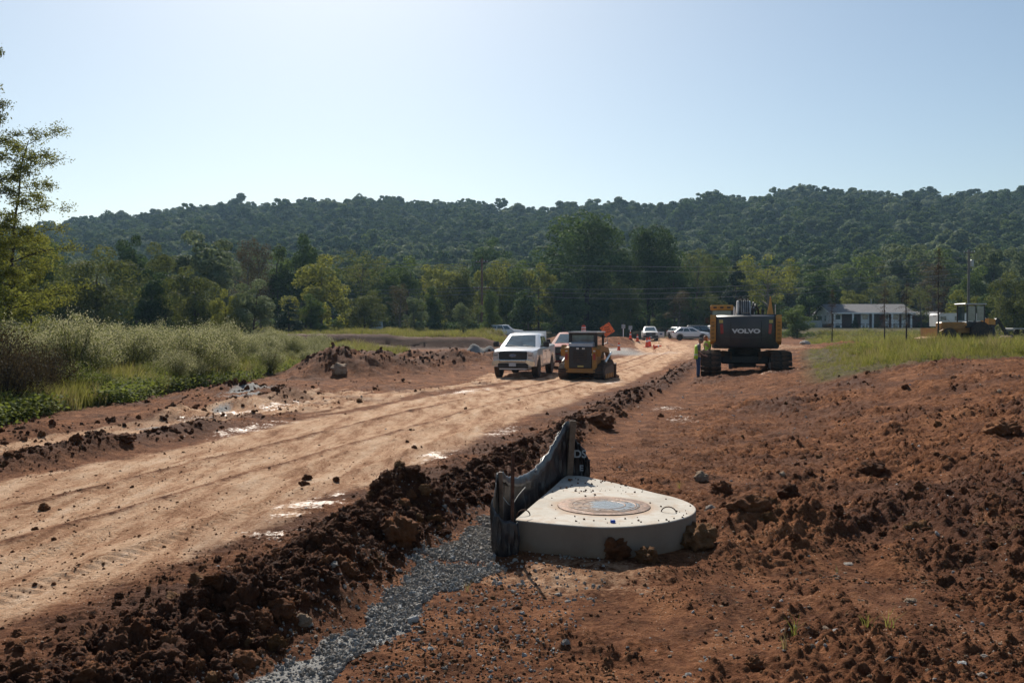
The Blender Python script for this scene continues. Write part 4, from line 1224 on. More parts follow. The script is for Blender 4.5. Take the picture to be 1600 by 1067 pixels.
def grass_field():
    rg = np.random.default_rng(31)
    # right bank and the ground beyond
    n = 24000
    D = np.exp(rg.uniform(math.log(24.3), math.log(135), n)); x = rg.uniform(0, .66, n) * D; y = D
    wig = fbm(x * .5, y * .35, 101, 4) - .5
    rgm = (x > .32 * y - .1 + .5 - .5 * wig) & (y > 25.2 - 1.2 * wig)
    hole = np.hypot((x - 23) / 8, (y - 62) / 9) < 1.3
    keep = rgm & ~hole
    x, y = x[keep], y[keep]; n = len(x)
    s = rg.uniform(.55, 1.1, n) * np.where(y > 60, 1.0, .95) * (.55 + .9 * fbm(x * .6, y * .6, 211, 2))
    w = np.maximum(1, y / 40)
    sc = np.stack([s * w, s * w, s * 1.05], -1)
    idx = np.where(rg.uniform(0, 1, n) < .62, rg.integers(0, 3, n), np.where(rg.uniform(0, 1, n) < .7, rg.integers(3, 5, n), rg.integers(5, 8, n)))
    edge = np.minimum((x - (.32 * y + .4)) / 3.0, (y - 25.2) / 4.0)
    s = s * (.35 + .65 * sst(0, 1, edge)); sc = np.stack([s * w, s * w, s * (.7 + .7 * fbm(x * 1.3, y * 1.3, 219, 2))], -1)
    scatter('meadow_grass', pts_on(x, y, .03, False), rz_rots(rg, n, .12), sc, idx, GR + WD, 'tall green and straw grass on the bank at right', 'grass')
    # left meadow
    n = 36000
    D = np.exp(rg.uniform(math.log(17), math.log(150), n)); x = rg.uniform(-.68, .02, n) * D; y = D
    wig = fbm(x * .5, y * .35, 101, 4) - .5
    keep = ((x < -10.9 - .9 * wig) & (y < 84) & ((y < 72) | (x < -23))) | ((y > 88.7) & (x < -1)) | ((y > 46) & (y < 76) & (x < -9.0 - 2 * wig))
    keep &= ~((y < 50) & (x < -19))
    x, y = x[keep], y[keep]; n = len(x)
    s = rg.uniform(.6, 1.2, n) * (.5 + 1.0 * fbm(x * .4, y * .4, 212, 2)) * np.where(y < 86, 1.15, .9)
    w = np.maximum(1, y / 45)
    sc = np.stack([s * w, s * w, s * 1.0], -1)
    idx = np.where(rg.uniform(0, 1, n) < .66, rg.integers(0, 3, n), rg.integers(3, 5, n))
    scatter('field_grass', pts_on(x, y, .03, False), rz_rots(rg, n, .12), sc, idx, GR, 'yellow green tall grass of the field behind the shrubs at left', 'grass')
    # broad leaved weeds along the foot of the shrubs
    n = 2200
    y = np.exp(rg.uniform(math.log(15.5), math.log(62), n)); x = -10.6 - np.abs(rg.normal(0, .8, n)) + .9*(fbm(y*.5, y*0, 213, 3)-.5)
    keep = rg.uniform(0, 1, n) < sst(.40, .62, fbm(x * .9, y * .4, 214, 3)) * (1 - .7 * sst(28, 40, y)); x, y = x[keep], y[keep]; n = len(x)
    s = rg.uniform(.6, 1.35, n)
    scatter('verge_weeds', pts_on(x, y, .02, False), rz_rots(rg, n, .1), s, rg.integers(0, 3, n), WD, 'bright green broad leaved weeds at the foot of the shrubs', 'weeds')
    # understorey below the tree line
    n = 5200
    D = rg.uniform(106, 195, n); x = rg.uniform(-.62, .62, n) * D; y = D
    keep = ((x < -.03 * y) & (y > 124)) | (y > 148)
    x, y = x[keep], y[keep]; n = len(x)
    hs = np.abs(px2x(1352, 150) - x) < 9
    keep = ~(hs & (y < 166)); x, y = x[keep], y[keep]; n = len(x)
    ub = [weed_mesh('bush_leaves', 530 + k, 420, .9, m, .09, .0) for k, m in enumerate(('leaf_dark', 'leaf_mid', 'leaf_dark', 'leaf_olive'))]
    s = rg.uniform(.5, 1.7, n) * (.4 + 1.2 * fbm(x * .1, y * .1, 222, 3))
    scatter('undergrowth', pts_on(x, y, .1, False), rz_rots(rg, n), np.stack([s * 2, s * 2, s], -1), rg.integers(0, 4, n), ub, 'dark tangled undergrowth at the foot of the tree line', 'undergrowth')
grass_field()
print('grass', time.time() - T0)
# ------------------------------------------------------------------ vehicles and machines
plain('white_paint', (0.74, 0.75, 0.77), .28, coat=.7, var=.03, scale=2, dirt=.10, dirtcol=(.55, .44, .36))
plain('white_paint_dusty', (0.66, 0.66, 0.66), .45, coat=.3, var=.05, scale=2, dirt=.25, dirtcol=(.50, .38, .28))
plain('red_paint', (0.22, 0.008, 0.012), .6, coat=0, spec=.12, var=.05, scale=2, dirt=.04, dirtcol=(.35, .2, .14))
plain('dark_paint', (0.012, 0.014, 0.018), .25, coat=.8, var=.05, scale=2)
plain('black_plastic', (0.014, 0.014, 0.016), .55, var=.1, dirt=.06)
plain('grille_black', (0.008, 0.009, 0.012), .4, var=.1)
plain('rubber', (0.022, 0.020, 0.019), .85, var=.2, scale=12, dirt=.35, dirtcol=(.16, .085, .045))
plain('chrome', (0.62, 0.60, 0.56), .22, 1.0, var=.08, dirt=.12, dirtcol=(.4, .26, .17))
plain('alloy', (0.42, 0.42, 0.43), .38, .8, var=.1, dirt=.2)
plain('lamp_clear', (0.62, 0.62, 0.64), .12, .3, var=.15, scale=18)
plain('lamp_red', (0.30, 0.010, 0.010), .3, var=.1, coat=.5)
plain('plate', (0.55, 0.55, 0.56), .5, var=.1, scale=30)
plain('badge', (0.30, 0.34, 0.42), .25, .7, var=.1)
plain('badge_blue', (0.02, 0.05, 0.16), .25, var=.1)
plain('interior', (0.02, 0.02, 0.022), .9)
plain('machine_yellow', (0.36, 0.165, 0.022), .48, var=.12, scale=3, dirt=.35, dirtcol=(.25, .13, .06))
plain('machine_orange', (0.62, 0.27, 0.04), .48, var=.1, scale=3, dirt=.2)
plain('machine_black', (0.020, 0.021, 0.024), .55, var=.2, scale=3, dirt=.15, dirtcol=(.09, .055, .035))
plain('machine_charcoal', (0.030, 0.033, 0.040), .48, var=.12, scale=2, dirt=.35, dirtcol=(.08, .06, .05), coat=.2)
plain('machine_grey', (0.46, 0.47, 0.49), .4, var=.12, scale=3, dirt=.15)
plain('track_steel', (0.055, 0.042, 0.034), .75, .3, var=.35, scale=8, dirt=.7, dirtcol=(.17, .085, .045), bump=.5)
plain('steel_bright', (0.5, 0.5, 0.5), .3, 1.0)
plain('orange_plastic', (0.80, 0.085, 0.012), .45, var=.08)
plain('orange_sheet', (0.95, 0.17, 0.02), .5, var=.05)
plain('white_band', (0.72, 0.72, 0.72), .5, var=.05)
plain('black_print', (0.01, 0.01, 0.01), .6)
plain('decal_yellow', (0.50, 0.40, 0.12), .5, var=.1)
plain('letter_white', (0.66, 0.66, 0.66), .5, var=.04)
glassmat('glass', (0.045, 0.070, 0.080))
glassmat('glass_clear', (0.05, 0.085, 0.10))

def text_mesh(name, s, size, mat, parent, loc, rot, depth=.004, align='CENTER', bold=0.0, sx=1.0):
    cu = bpy.data.curves.new(name, 'FONT'); cu.body = s; cu.size = size; cu.extrude = depth; cu.align_x = align; cu.align_y = 'CENTER'; cu.offset = bold
    cu.materials.append(MATS[mat])
    o = bpy.data.objects.new(name, cu); COL.objects.link(o); o.location = loc; o.rotation_euler = rot; o.scale = (sx, 1, 1)
    bpy.context.view_layer.update()
    me = bpy.data.meshes.new_from_object(o.evaluated_get(bpy.context.evaluated_depsgraph_get()))
    bpy.data.objects.remove(o)
    o = bpy.data.objects.new(name, me); COL.objects.link(o); o.location = loc; o.rotation_euler = rot; o.scale = (sx, 1, 1)
    if parent: o.parent = parent
    return o

def wheel(parent, x, y, r, w, spokes=6, detail=True, rim='alloy'):
    side = 1 if y > 0 else -1
    t = MB()
    prof = [(r * .62, -w / 2), (r * .90, -w / 2), (r, -w * .36), (r, w * .36), (r * .90, w / 2), (r * .62, w / 2)]
    t.disc((x, y, r), 'y', prof, 28)
    if detail:
        for k in range(24):
            an = 2 * math.pi * k / 24
            t.box((x + math.cos(an) * r, y, r + math.sin(an) * r), (.022, w * .86, .045), 0, (0, -an, 0))
    to = t.build('tyre', 'rubber', parent)
    m = MB(); ys = y + side * w * .36
    m.disc((x, ys, r), 'y', [(r * .30, -side * .10), (r * .63, -side * .10), (r * .64, side * .02), (r * .58, side * .02), (r * .55, -side * .06), (r * .1, -side * .06)], 24)
    for k in range(spokes):
        an = 2 * math.pi * (k + .5) / spokes
        m.box((x + math.cos(an) * r * .32, ys - side * .02, r + math.sin(an) * r * .32), (r * .56, .035, r * .13), .005, (0, -an, 0))
    m.disc((x, ys, r), 'y', [(.001, side * .02), (r * .15, side * .015), (r * .17, -side * .06)], 12)
    m.build('rim', rim, to)
    return to

def vehicle(name, label, cat, loc, rz, kind='pickup', paint='white_paint', group=None, open_door=False, logo=True, rack=False, chrome=True, low=False):
    """x forward, y left; origin on the ground under the middle"""
    root = empty(name, loc, rz, label, cat, group)
    if kind == 'pickup':
        Lf, Lr, hw = 2.92, -2.95, 1.0; wb = (1.86, -1.80); wr = .43; ww = .29; zb = .50; zin = .38
        hood = [(2.92, 1.02), (2.89, 1.12), (2.80, 1.185), (2.6, 1.225), (1.9, 1.285), (1.44, 1.305), (1.36, 1.31), (-1.05, 1.33), (-1.15, 1.38), (-2.95, 1.40)]
        gh = dict(z0=1.31, z1=1.93, f0=1.42, f1=.42, r0=-1.08, r1=-.92, w0=.93, w1=.69); doors = ((1.05, .12), (.08, -.95))
        bh = 1.02
    elif kind == 'crossover':
        Lf, Lr, hw = 2.25, -2.20, .90; wb = (1.35, -1.32); wr = .345; ww = .225; zb = .36; zin = .26
        hood = [(2.25, .62), (2.2, .80), (2.0, .90), (1.3, 1.0), (1.0, 1.03), (-1.6, 1.06), (-2.0, 1.04), (-2.2, .98)]
        gh = dict(z0=1.02, z1=1.55, f0=1.15, f1=.28, r0=-2.05, r1=-1.35, w0=.84, w1=.62); doors = ((.95, -.05), (-.08, -1.0))
        bh = .9
    else:      # suv
        Lf, Lr, hw = 2.45, -2.40, .97; wb = (1.48, -1.45); wr = .38; ww = .25; zb = .42; zin = .32
        hood = [(2.45, .78), (2.4, .98), (2.2, 1.06), (1.4, 1.14), (1.1, 1.16), (-2.1, 1.20), (-2.40, 1.16)]
        gh = dict(z0=1.15, z1=1.78, f0=1.2, f1=.45, r0=-2.3, r1=-1.9, w0=.91, w1=.70); doors = ((1.0, .02), (-.02, -1.05))
        bh = .95
    hx = [p[0] for p in hood][::-1]; hzv = [p[1] for p in hood][::-1]
    ztop = lambda x: float(np.interp(x, hx, hzv))
    def zarch(x):
        z = zb
        for wx in wb:
            rr = wr * 1.22; d = abs(x - wx)
            if d < rr: z = max(z, wr + math.sqrt(rr * rr - d * d))
        return z
    def wsc(x):           # plan taper at the ends
        return 1 - (.13 if kind == 'pickup' else .11) * sst(Lf - .65, Lf, x) - .05 * (1 - sst(Lr, Lr + .4, x))
    xs = sorted(set([Lr, Lr + .04, Lr + .2, Lf - .15, Lf - .05, Lf] + [Lf - .4, .5, 0, -.5, -1.05, -1.15] + [wx + wr * 1.22 * math.cos(a) for wx in wb for a in np.linspace(0.0001, math.pi - .0001, 11)] + hx))
    xs = [x for x in xs if Lr <= x <= Lf]
    secs = []
    for x in xs:
        w = hw * float(wsc(x)); zt = ztop(x); za = min(zarch(x), zt - .12); zi = zin
        mid = max(za + .04, min(.80, zt - .25))
        half = [(0, zi), (w * .70, zi), (w * .70, za), (w * .965, za), (w, mid), (w * .985, zt - .13), (w * .955, zt - .035), (w * .86, zt + .004), (w * .5, zt + .03), (0, zt + .038)]
        sec = [(x, y, z) for y, z in half] + [(x, -y, z) for y, z in half[-2:0:-1]]
        secs.append(sec)
    m = MB(); m.loft(secs)
    body = m.build('body', paint, root, smooth=True)
    if kind == 'pickup':      # the load bed is open
        b = MB()
        b.box((-2.03, 0, 1.408), (1.70, 1.52, .02), .004)
        b.build('bed', 'interior', root)
    # cab
    g = gh
    def ring(z, f, r_, w, zc=0):
        c = .10
        return [(f, w * .80, z), (f - .10, w, z), (r_ + .12, w, z), (r_, w * .86, z), (r_, -w * .86, z), (r_ + .12, -w, z), (f - .10, -w, z), (f, -w * .80, z), (f + .035, 0, z)]
    zz0, zz1 = g['z0'] - .03, g['z1']
    cab = MB(); cab.loft([ring(zz0, g['f0'] + .03, g['r0'], g['w0'] + .01), ring(zz1 - .07, g['f1'] + .03, g['r1'], g['w1'] + .03), ring(zz1 - .01, g['f1'] - .10, g['r1'] + .06, g['w1'] - .04), ring(zz1 + .012, g['f1'] - .3, g['r1'] + .25, g['w1'] - .22)])
    cab.build('cab', paint, root, smooth=True)
    za_, zb_ = zz0, zz1 - .07
    A = ring(za_, g['f0'] + .03, g['r0'], g['w0'] + .01); B = ring(zb_, g['f1'] + .03, g['r1'], g['w1'] + .03)
    ws = MB()
    for (i, j, ua, ub) in ((7, 8, .03, 1.0), (8, 0, 0.0, .97)):
        ws.patch([A[i], A[j], B[j], B[i]], ua, ub, .05, .97, .006, .012)
    ws.build('windshield', 'glass', root)
    q = [A[3], A[4], B[4], B[3]]
    MB().patch(q, .08, .92, .25, .85, .006).build('rear_window', 'glass', root)
    for sd in (1, -1):
        if sd > 0: q = [A[2], A[1], B[1], B[2]]; fl = 1
        else: q = [A[6], A[5], B[5], B[6]]; fl = 0
        x0, x1 = A[2][0], A[1][0]
        for (dx1, dx0) in doors:
            u0 = (dx0 + .05 - x0) / (x1 - x0); u1 = (dx1 - .05 - x0) / (x1 - x0)
            if not fl: u0, u1 = 1 - u1, 1 - u0
            if open_door and sd == 1 and dx1 == doors[0][0]: pass
            MB().patch(q, u0, u1, .14, .90, .005).build('window', 'glass', root)
        if kind != 'pickup':
            u0 = .02; u1 = (doors[1][1] - .06 - x0) / (x1 - x0)
            if u1 > u0 + .05:
                if not fl: u0, u1 = 1 - u1, 1 - u0
                MB().patch(q, u0, u1, .2, .86, .005).build('window', 'glass', root)
        # doors, slightly proud of the body side
        for di, (dx1, dx0) in enumerate(doors):
            zt = ztop((dx1 + dx0) / 2)
            pr = [(.985, zb + .07), (1.0, .80 if zt > 1.1 else .66), (.985, zt - .13), (.965, zt - .05)]
            dm = MB(); secs2 = []
            for x in (dx0 + .012, dx1 - .012):
                w = hw
                secs2.append([(x, sd * (w * k + .008), z) for k, z in pr] + [(x, sd * (w * k - .03), z) for k, z in pr[::-1]])
            dm.loft(secs2)
            if open_door and sd == 1 and di == 0:
                MB().box(((dx0 + dx1) / 2, sd * hw * .985, (zb + zt) / 2), (abs(dx1 - dx0) - .1, .02, zt - zb - .2), .004).build('door_opening', 'interior', root)
                d = dm.build('door', paint, root)
                d.data.transform(Matrix.Translation((-dx1, -hw, 0))); d.location = (dx1, hw, 0); d.rotation_euler = (0, 0, R(-68))
                fr = MB(); W = abs(dx1 - dx0)
                fr.tube([(-W, 0, zt - .06), (-W + .04, -.16, g['z1'] - .1), (-.62, -.2, g['z1'] - .05), (-.05, -.02, zt - .04)], .028, 6)
                fr.build('window_frame', 'black_plastic', d)
                MB().box((-W * .5, .02, .95), (.34, .02, .16), .004).build('decal', 'badge_blue', d)
            else:
                d = dm.build('door', paint, root)
                MB().box((dx0 + .16, sd * (hw + .018), zt - .19), (.20, .03, .035), .008).build('handle', 'black_plastic' if kind == 'pickup' else paint, d)
        mr = MB(); mx = g['f0'] - .38
        mr.box((mx, sd * (hw + .16), g['z0'] + .13), (.16, .26, .25 if kind == 'pickup' else .17), .04); mr.box((mx + .02, sd * (hw - .02), g['z0'] + .05), (.07, .22, .05), .01)
        mr.build('mirror', 'black_plastic' if kind == 'pickup' else paint, root)
    for wx in wb:
        for sd in (1, -1): wheel(root, wx, sd * (hw - ww / 2 - .015), wr, ww, 6, not low)
    und = MB(); und.box(((wb[0] + wb[1]) / 2, 0, zin - .02), (wb[0] - wb[1] + .9, 1.1, .10), .02)
    for wx in wb: und.tube([(wx, -hw + .3, wr), (wx, hw - .3, wr)], .06, 8)
    und.disc((wb[1], 0, wr), 'y', [(.02, -.16), (.17, -.08), (.17, .08), (.02, .16)], 12)
    und.build('underbody', 'machine_black', root)
    # front
    if kind == 'pickup':
        gr = MB(); gr.box((Lf - .01, 0, .985), (.08, 1.26, .37), .04); G = gr.build('grille', 'grille_black', root)
        for k in range(4): MB().box((Lf + .03, 0, .86 + k * .08), (.02, 1.26, .018), .003).build('bar', 'black_plastic', G)
        if chrome:
            f = MB(); f.box((Lf + .05, 0, .74), (.14, 1.20, .11), .03)
            for sd in (1, -1): f.prism([(sd * .56, .80), (sd * .91, .74), (sd * .93, .54), (sd * .78, .54), (sd * .56, .68)], Lf - .28, Lf + .09, 'x')
            f.build('bumper', 'chrome', root)
        else:
            MB().box((Lf + .03, 0, .66), (.18, 1.9, .24), .04).build('bumper', 'grille_black', root)
        MB().box((Lf - .05, 0, .54), (.20, 1.34, .22), .03).build('lower_grille', 'grille_black', root)
        for sd in (1, -1):
            h = MB(); h.prism([(sd * .64, 1.165), (sd * .865, 1.12), (sd * .89, .84), (sd * .86, .80), (sd * .66, .82)], Lf - .24, Lf + .02, 'x'); H = h.build('headlight', 'lamp_clear', root)
            MB().box((Lf + .024, sd * .765, .99), (.012, .18, .035), .003).build('lamp_divider', 'black_plastic', H)
            MB().box((Lf - .02, sd * .80, .655), (.18, .14, .07), .01).build('fog_lamp', 'lamp_clear', root)
            MB().box((Lf + .10, sd * .25, .50), (.06, .05, .06), .01).build('tow_hook', 'machine_black', root)
        if logo:
            e = MB(); ring_ = lambda a, b, x: [(x, math.cos(t) * a, .985 + math.sin(t) * b) for t in np.linspace(0, 2 * math.pi, 25)[:-1]]
            e.loft([ring_(.155, .066, Lf + .025), ring_(.155, .066, Lf + .05)]); E = e.build('badge', 'badge', root)
            e = MB(); e.loft([ring_(.138, .052, Lf + .05), ring_(.136, .050, Lf + .053)]); e.build('badge_field', 'badge_blue', E)
            text_mesh('lettering', 'Ford', .10, 'badge', E, (Lf + .056, 0, .985), (R(90), 0, R(90)), .002)
        MB().box((Lf + .13, 0, .60), (.012, .31, .155), .004).build('licence_plate', 'plate', root)
        # tailgate, rear lamps
        MB().box((Lr - .012, 0, 1.08), (.03, 1.5, .52), .01).build('tailgate', paint, root)
        MB().box((Lr - .10, 0, .62), (.18, 1.9, .18), .03).build('rear_bumper', 'chrome', root)
        if rack:
            rk = MB(); rk.box((-1.16, 0, 1.98), (.05, 1.56, .10), .01); rk.box((-1.16, .76, 1.68), (.06, .06, .6), .01); rk.box((-1.16, -.76, 1.68), (.06, .06, .6), .01); rk.box((-1.16, 0, 1.70), (.02, 1.48, .50), .004)
            rk.build('headache_rack', paint, root)
        wp = MB()
        for y0 in (-.05, .62): wp.tube([(1.40, y0, 1.345), (1.24, y0 - .55, 1.41)], .012, 5)
        wp.build('wiper', 'black_plastic', root)
    else:
        MB().box((Lf - .04, 0, .74 if kind == 'crossover' else .88), (.08, .95, .20), .02).build('grille', 'grille_black', root)
        MB().box((Lf - .06, 0, .48), (.16, 1.5, .18), .03).build('bumper', 'grille_black', root)
        for sd in (1, -1):
            MB().box((Lf - .22, sd * hw * .76, ztop(Lf - .2) - .12), (.34, .26, .15), .04).build('headlight', 'lamp_clear', root)
            MB().box((Lr + .10, sd * hw * .82, 1.0 if kind == 'crossover' else 1.1), (.26, .24, .17), .04).build('tail_light', 'lamp_red', root)
            MB().box(((g['f1'] + g['r1']) / 2 - .05, sd * (g['w1'] - .09), g['z1'] + .035), (1.3, .035, .03), .008).build('roof_rail', 'black_plastic', root)
            cl = MB()
            for wx in wb:
                pts = [(wx + wr * 1.2 * math.cos(a), sd * (hw + .004), wr + wr * 1.2 * math.sin(a)) for a in np.linspace(.1, math.pi - .1, 11)]
                cl.tube(pts, .03, 5)
            cl.box(((wb[0] + wb[1]) / 2, sd * (hw * .975), zb + .04), (wb[0] - wb[1] - 2.3 * wr, .05, .10), .01)
            cl.build('cladding', 'black_plastic', root)
        MB().box((Lr + .02, 0, .45), (.14, 1.5, .22), .04).build('rear_bumper', 'grille_black', root)
    return root

def gxyz(px, D, dz=0.0):
    x = px2x(px, D); return (x, D, hz(x, D) + dz)
def heading(dx, dy): return math.atan2(dy, dx)

WT = vehicle('pickup_truck', 'white crew cab pickup parked on the haul road facing the camera', 'pickup truck', gxyz(821, 42.4), heading(-.20, -.98), 'pickup', 'white_paint', rack=True)
vehicle('pickup_truck', 'dark red pickup half hidden behind the yellow track loader', 'pickup truck', gxyz(893, 51.5), heading(-.22, -.97), 'pickup', 'red_paint', chrome=False)
vehicle('pickup_truck', 'white pickup far back with its driver door standing open', 'pickup truck', gxyz(1015, 119), heading(-.10, -1.0), 'pickup', 'white_paint_dusty', open_door=True, logo=True, chrome=False, low=True)
vehicle('crossover', 'white crossover seen from the side beyond the orange cones', 'car', gxyz(1079, 109), heading(1, -.10), 'crossover', 'white_paint', low=True)
vehicle('dark_suv', 'black car parked just behind the white crossover', 'car', gxyz(1098, 116), heading(1, -.35), 'suv', 'dark_paint', low=True)
vehicle('white_car', 'white car showing at the tail of the white crossover', 'car', gxyz(1062, 121), heading(.3, -1), 'crossover', 'white_paint_dusty', low=True)
vehicle('white_car', 'white car mostly hidden behind the excavator cab', 'car', gxyz(1122, 119), heading(.2, -1), 'suv', 'white_paint_dusty', low=True)
vehicle('white_suv', 'white car roof showing above the grass bank left of the white pickup', 'car', gxyz(790, 122), heading(1, -.15), 'suv', 'white_paint', low=True)

# ---- compact track loader seen from behind
def track_loader():
    o = empty('track_loader', gxyz(919, 39.8), heading(.30, .955), 'muddy yellow compact track loader parked on the haul road, seen from behind', 'track loader')
    # x forward; rear at -1.45
    for sd in (1, -1):
        t = MB(); y0, y1 = sd * .55, sd * .97
        if y0 > y1: y0, y1 = y1, y0
        prof = [(-1.30, .10), (-1.48, .26), (-1.46, .48), (-1.22, .66), (.55, .80), (.86, .66), (.95, .35), (.80, .10), (.55, 0), (-1.0, 0)]
        t.prism(prof, y0, y1, 'y')
        tr = t.build('track', 'rubber', o)
        lug = MB(); L = 0; P = [Vector((a, 0, b)) for a, b in prof] + [Vector((prof[0][0], 0, prof[0][1]))]
        for i in range(len(P) - 1):
            a, b = P[i], P[i + 1]; ln = (b - a).length; n_ = max(1, round(ln / .11)); d = (b - a).normalized(); nn = Vector((d.z, 0, -d.x)); 
            for k in range(n_):
                c = a.lerp(b, (k + .5) / n_)
                lug.box((c.x, (y0 + y1) / 2, c.z), (.05, .42, .05), .008, (0, -math.atan2(d.z, d.x), 0))
        lug.build('track_lugs', 'track_steel', tr)
        fr = MB(); fr.prism([(-1.2, .14), (-1.3, .36), (-1.05, .52), (.5, .62), (.72, .5), (.76, .3), (.6, .12)], sd * .965, sd * .99, 'y'); fr.build('track_frame', 'machine_black', o)
        for k in range(5): MB().disc((-.95 + k * .36, sd * .985, .17), 'y', [(.001, sd * .03), (.11, sd * .03), (.12, 0)], 14).build('roller', 'machine_yellow', o)
        a = MB(); a.prism([(-1.40, 1.02), (-1.50, 1.30), (-1.30, 1.50), (.2, 1.34), (.85, .95), (.95, .55), (1.20, .25), (1.05, .2), (.78, .48), (.66, .84), (.1, 1.14), (-1.1, 1.24)], sd * .70, sd * .86, 'y')
        a.build('lift_arm', 'machine_yellow', o)
        MB().tube([(-.9, sd * .93, .75), (.35, sd * .93, 1.12)], .05, 8).build('hydraulic_cylinder', 'steel_bright', o)
        c = MB(); c.prism([(-1.46, .52), (-1.50, 1.38), (-1.05, 1.44), (-.6, 1.3), (-.6, .52)], sd * .50, sd * .69, 'y'); C_ = c.build('rear_pillar', 'machine_yellow', o)
        MB().box((-1.505, sd * .60, 1.00), (.03, .10, .26), .008).build('tail_light', 'lamp_red', C_)
        MB().box((-1.505, sd * .60, 1.24), (.02, .10, .06), .006).build('work_light', 'lamp_clear', C_)
    b = MB(); b.box((-.25, 0, .72), (2.3, 1.06, .64), .05); b.box((-1.40, 0, .42), (.16, 1.30, .22), .03); b.build('chassis', 'machine_yellow', o)
    d = MB(); d.box((-1.50, 0, .97), (.07, .98, .92), .03); D_ = d.build('engine_door', 'machine_black', o)
    for k in range(7): MB().box((-1.545, 0, .78 + k * .075), (.02, .60, .028), .004, (0, .5, 0)).build('louver', 'machine_yellow' if k % 7 == 9 else 'track_steel', D_)
    for y in (-.13, .10): MB().box((-1.548, y * 1.1, 1.345), (.02, .12, .075), .01).build('lamp', 'lamp_clear', D_)
    MB().box((-1.548, -.02, .60), (.014, .26, .065), .006).build('nameplate', 'decal_yellow', D_)
    h = MB(); h.prism([(-1.48, 1.42), (-1.44, 1.56), (-.95, 1.62), (-.95, 1.42)], -.52, .52, 'y'); h.build('engine_hood', 'machine_grey', o)
    c = MB()
    for sd in (1, -1):
        c.box((-.98, sd * .55, 1.70), (.16, .13, .62), .02); c.box((.52, sd * .55, 1.45), (.09, .09, 1.1), .015); c.box((-.22, sd * .56, 1.08), (1.5, .07, .4), .015)
        c.box((-.22, sd * .56, 1.96), (1.6, .09, .09), .015)
    c.box((-.98, 0, 1.96), (.12, 1.1, .10), .015); c.box((.52, 0, 1.96), (.1, 1.1, .09), .015)
    c.build('rollover_frame', 'machine_black', o)
    MB().box((-.24, 0, 2.03), (1.78, 1.28, .06), .02).build('roof', 'machine_grey', o)
    MB().box((-.96, 0, 1.76), (.02, .94, .34), .004).build('rear_window', 'glass_clear', o)
    s = MB(); s.box((-.35, 0, 1.15), (.5, .5, .14), .05); s.box((-.58, 0, 1.45), (.12, .46, .55), .05); s.build('seat', 'interior', o)
    k = MB(); k.prism([(1.05, .06), (1.10, .62), (1.25, .66), (1.22, .16), (1.90, .04), (1.90, .0), (1.10, .0)], -1.02, 1.02, 'y'); k.build('bucket', 'track_steel', o)
track_loader()

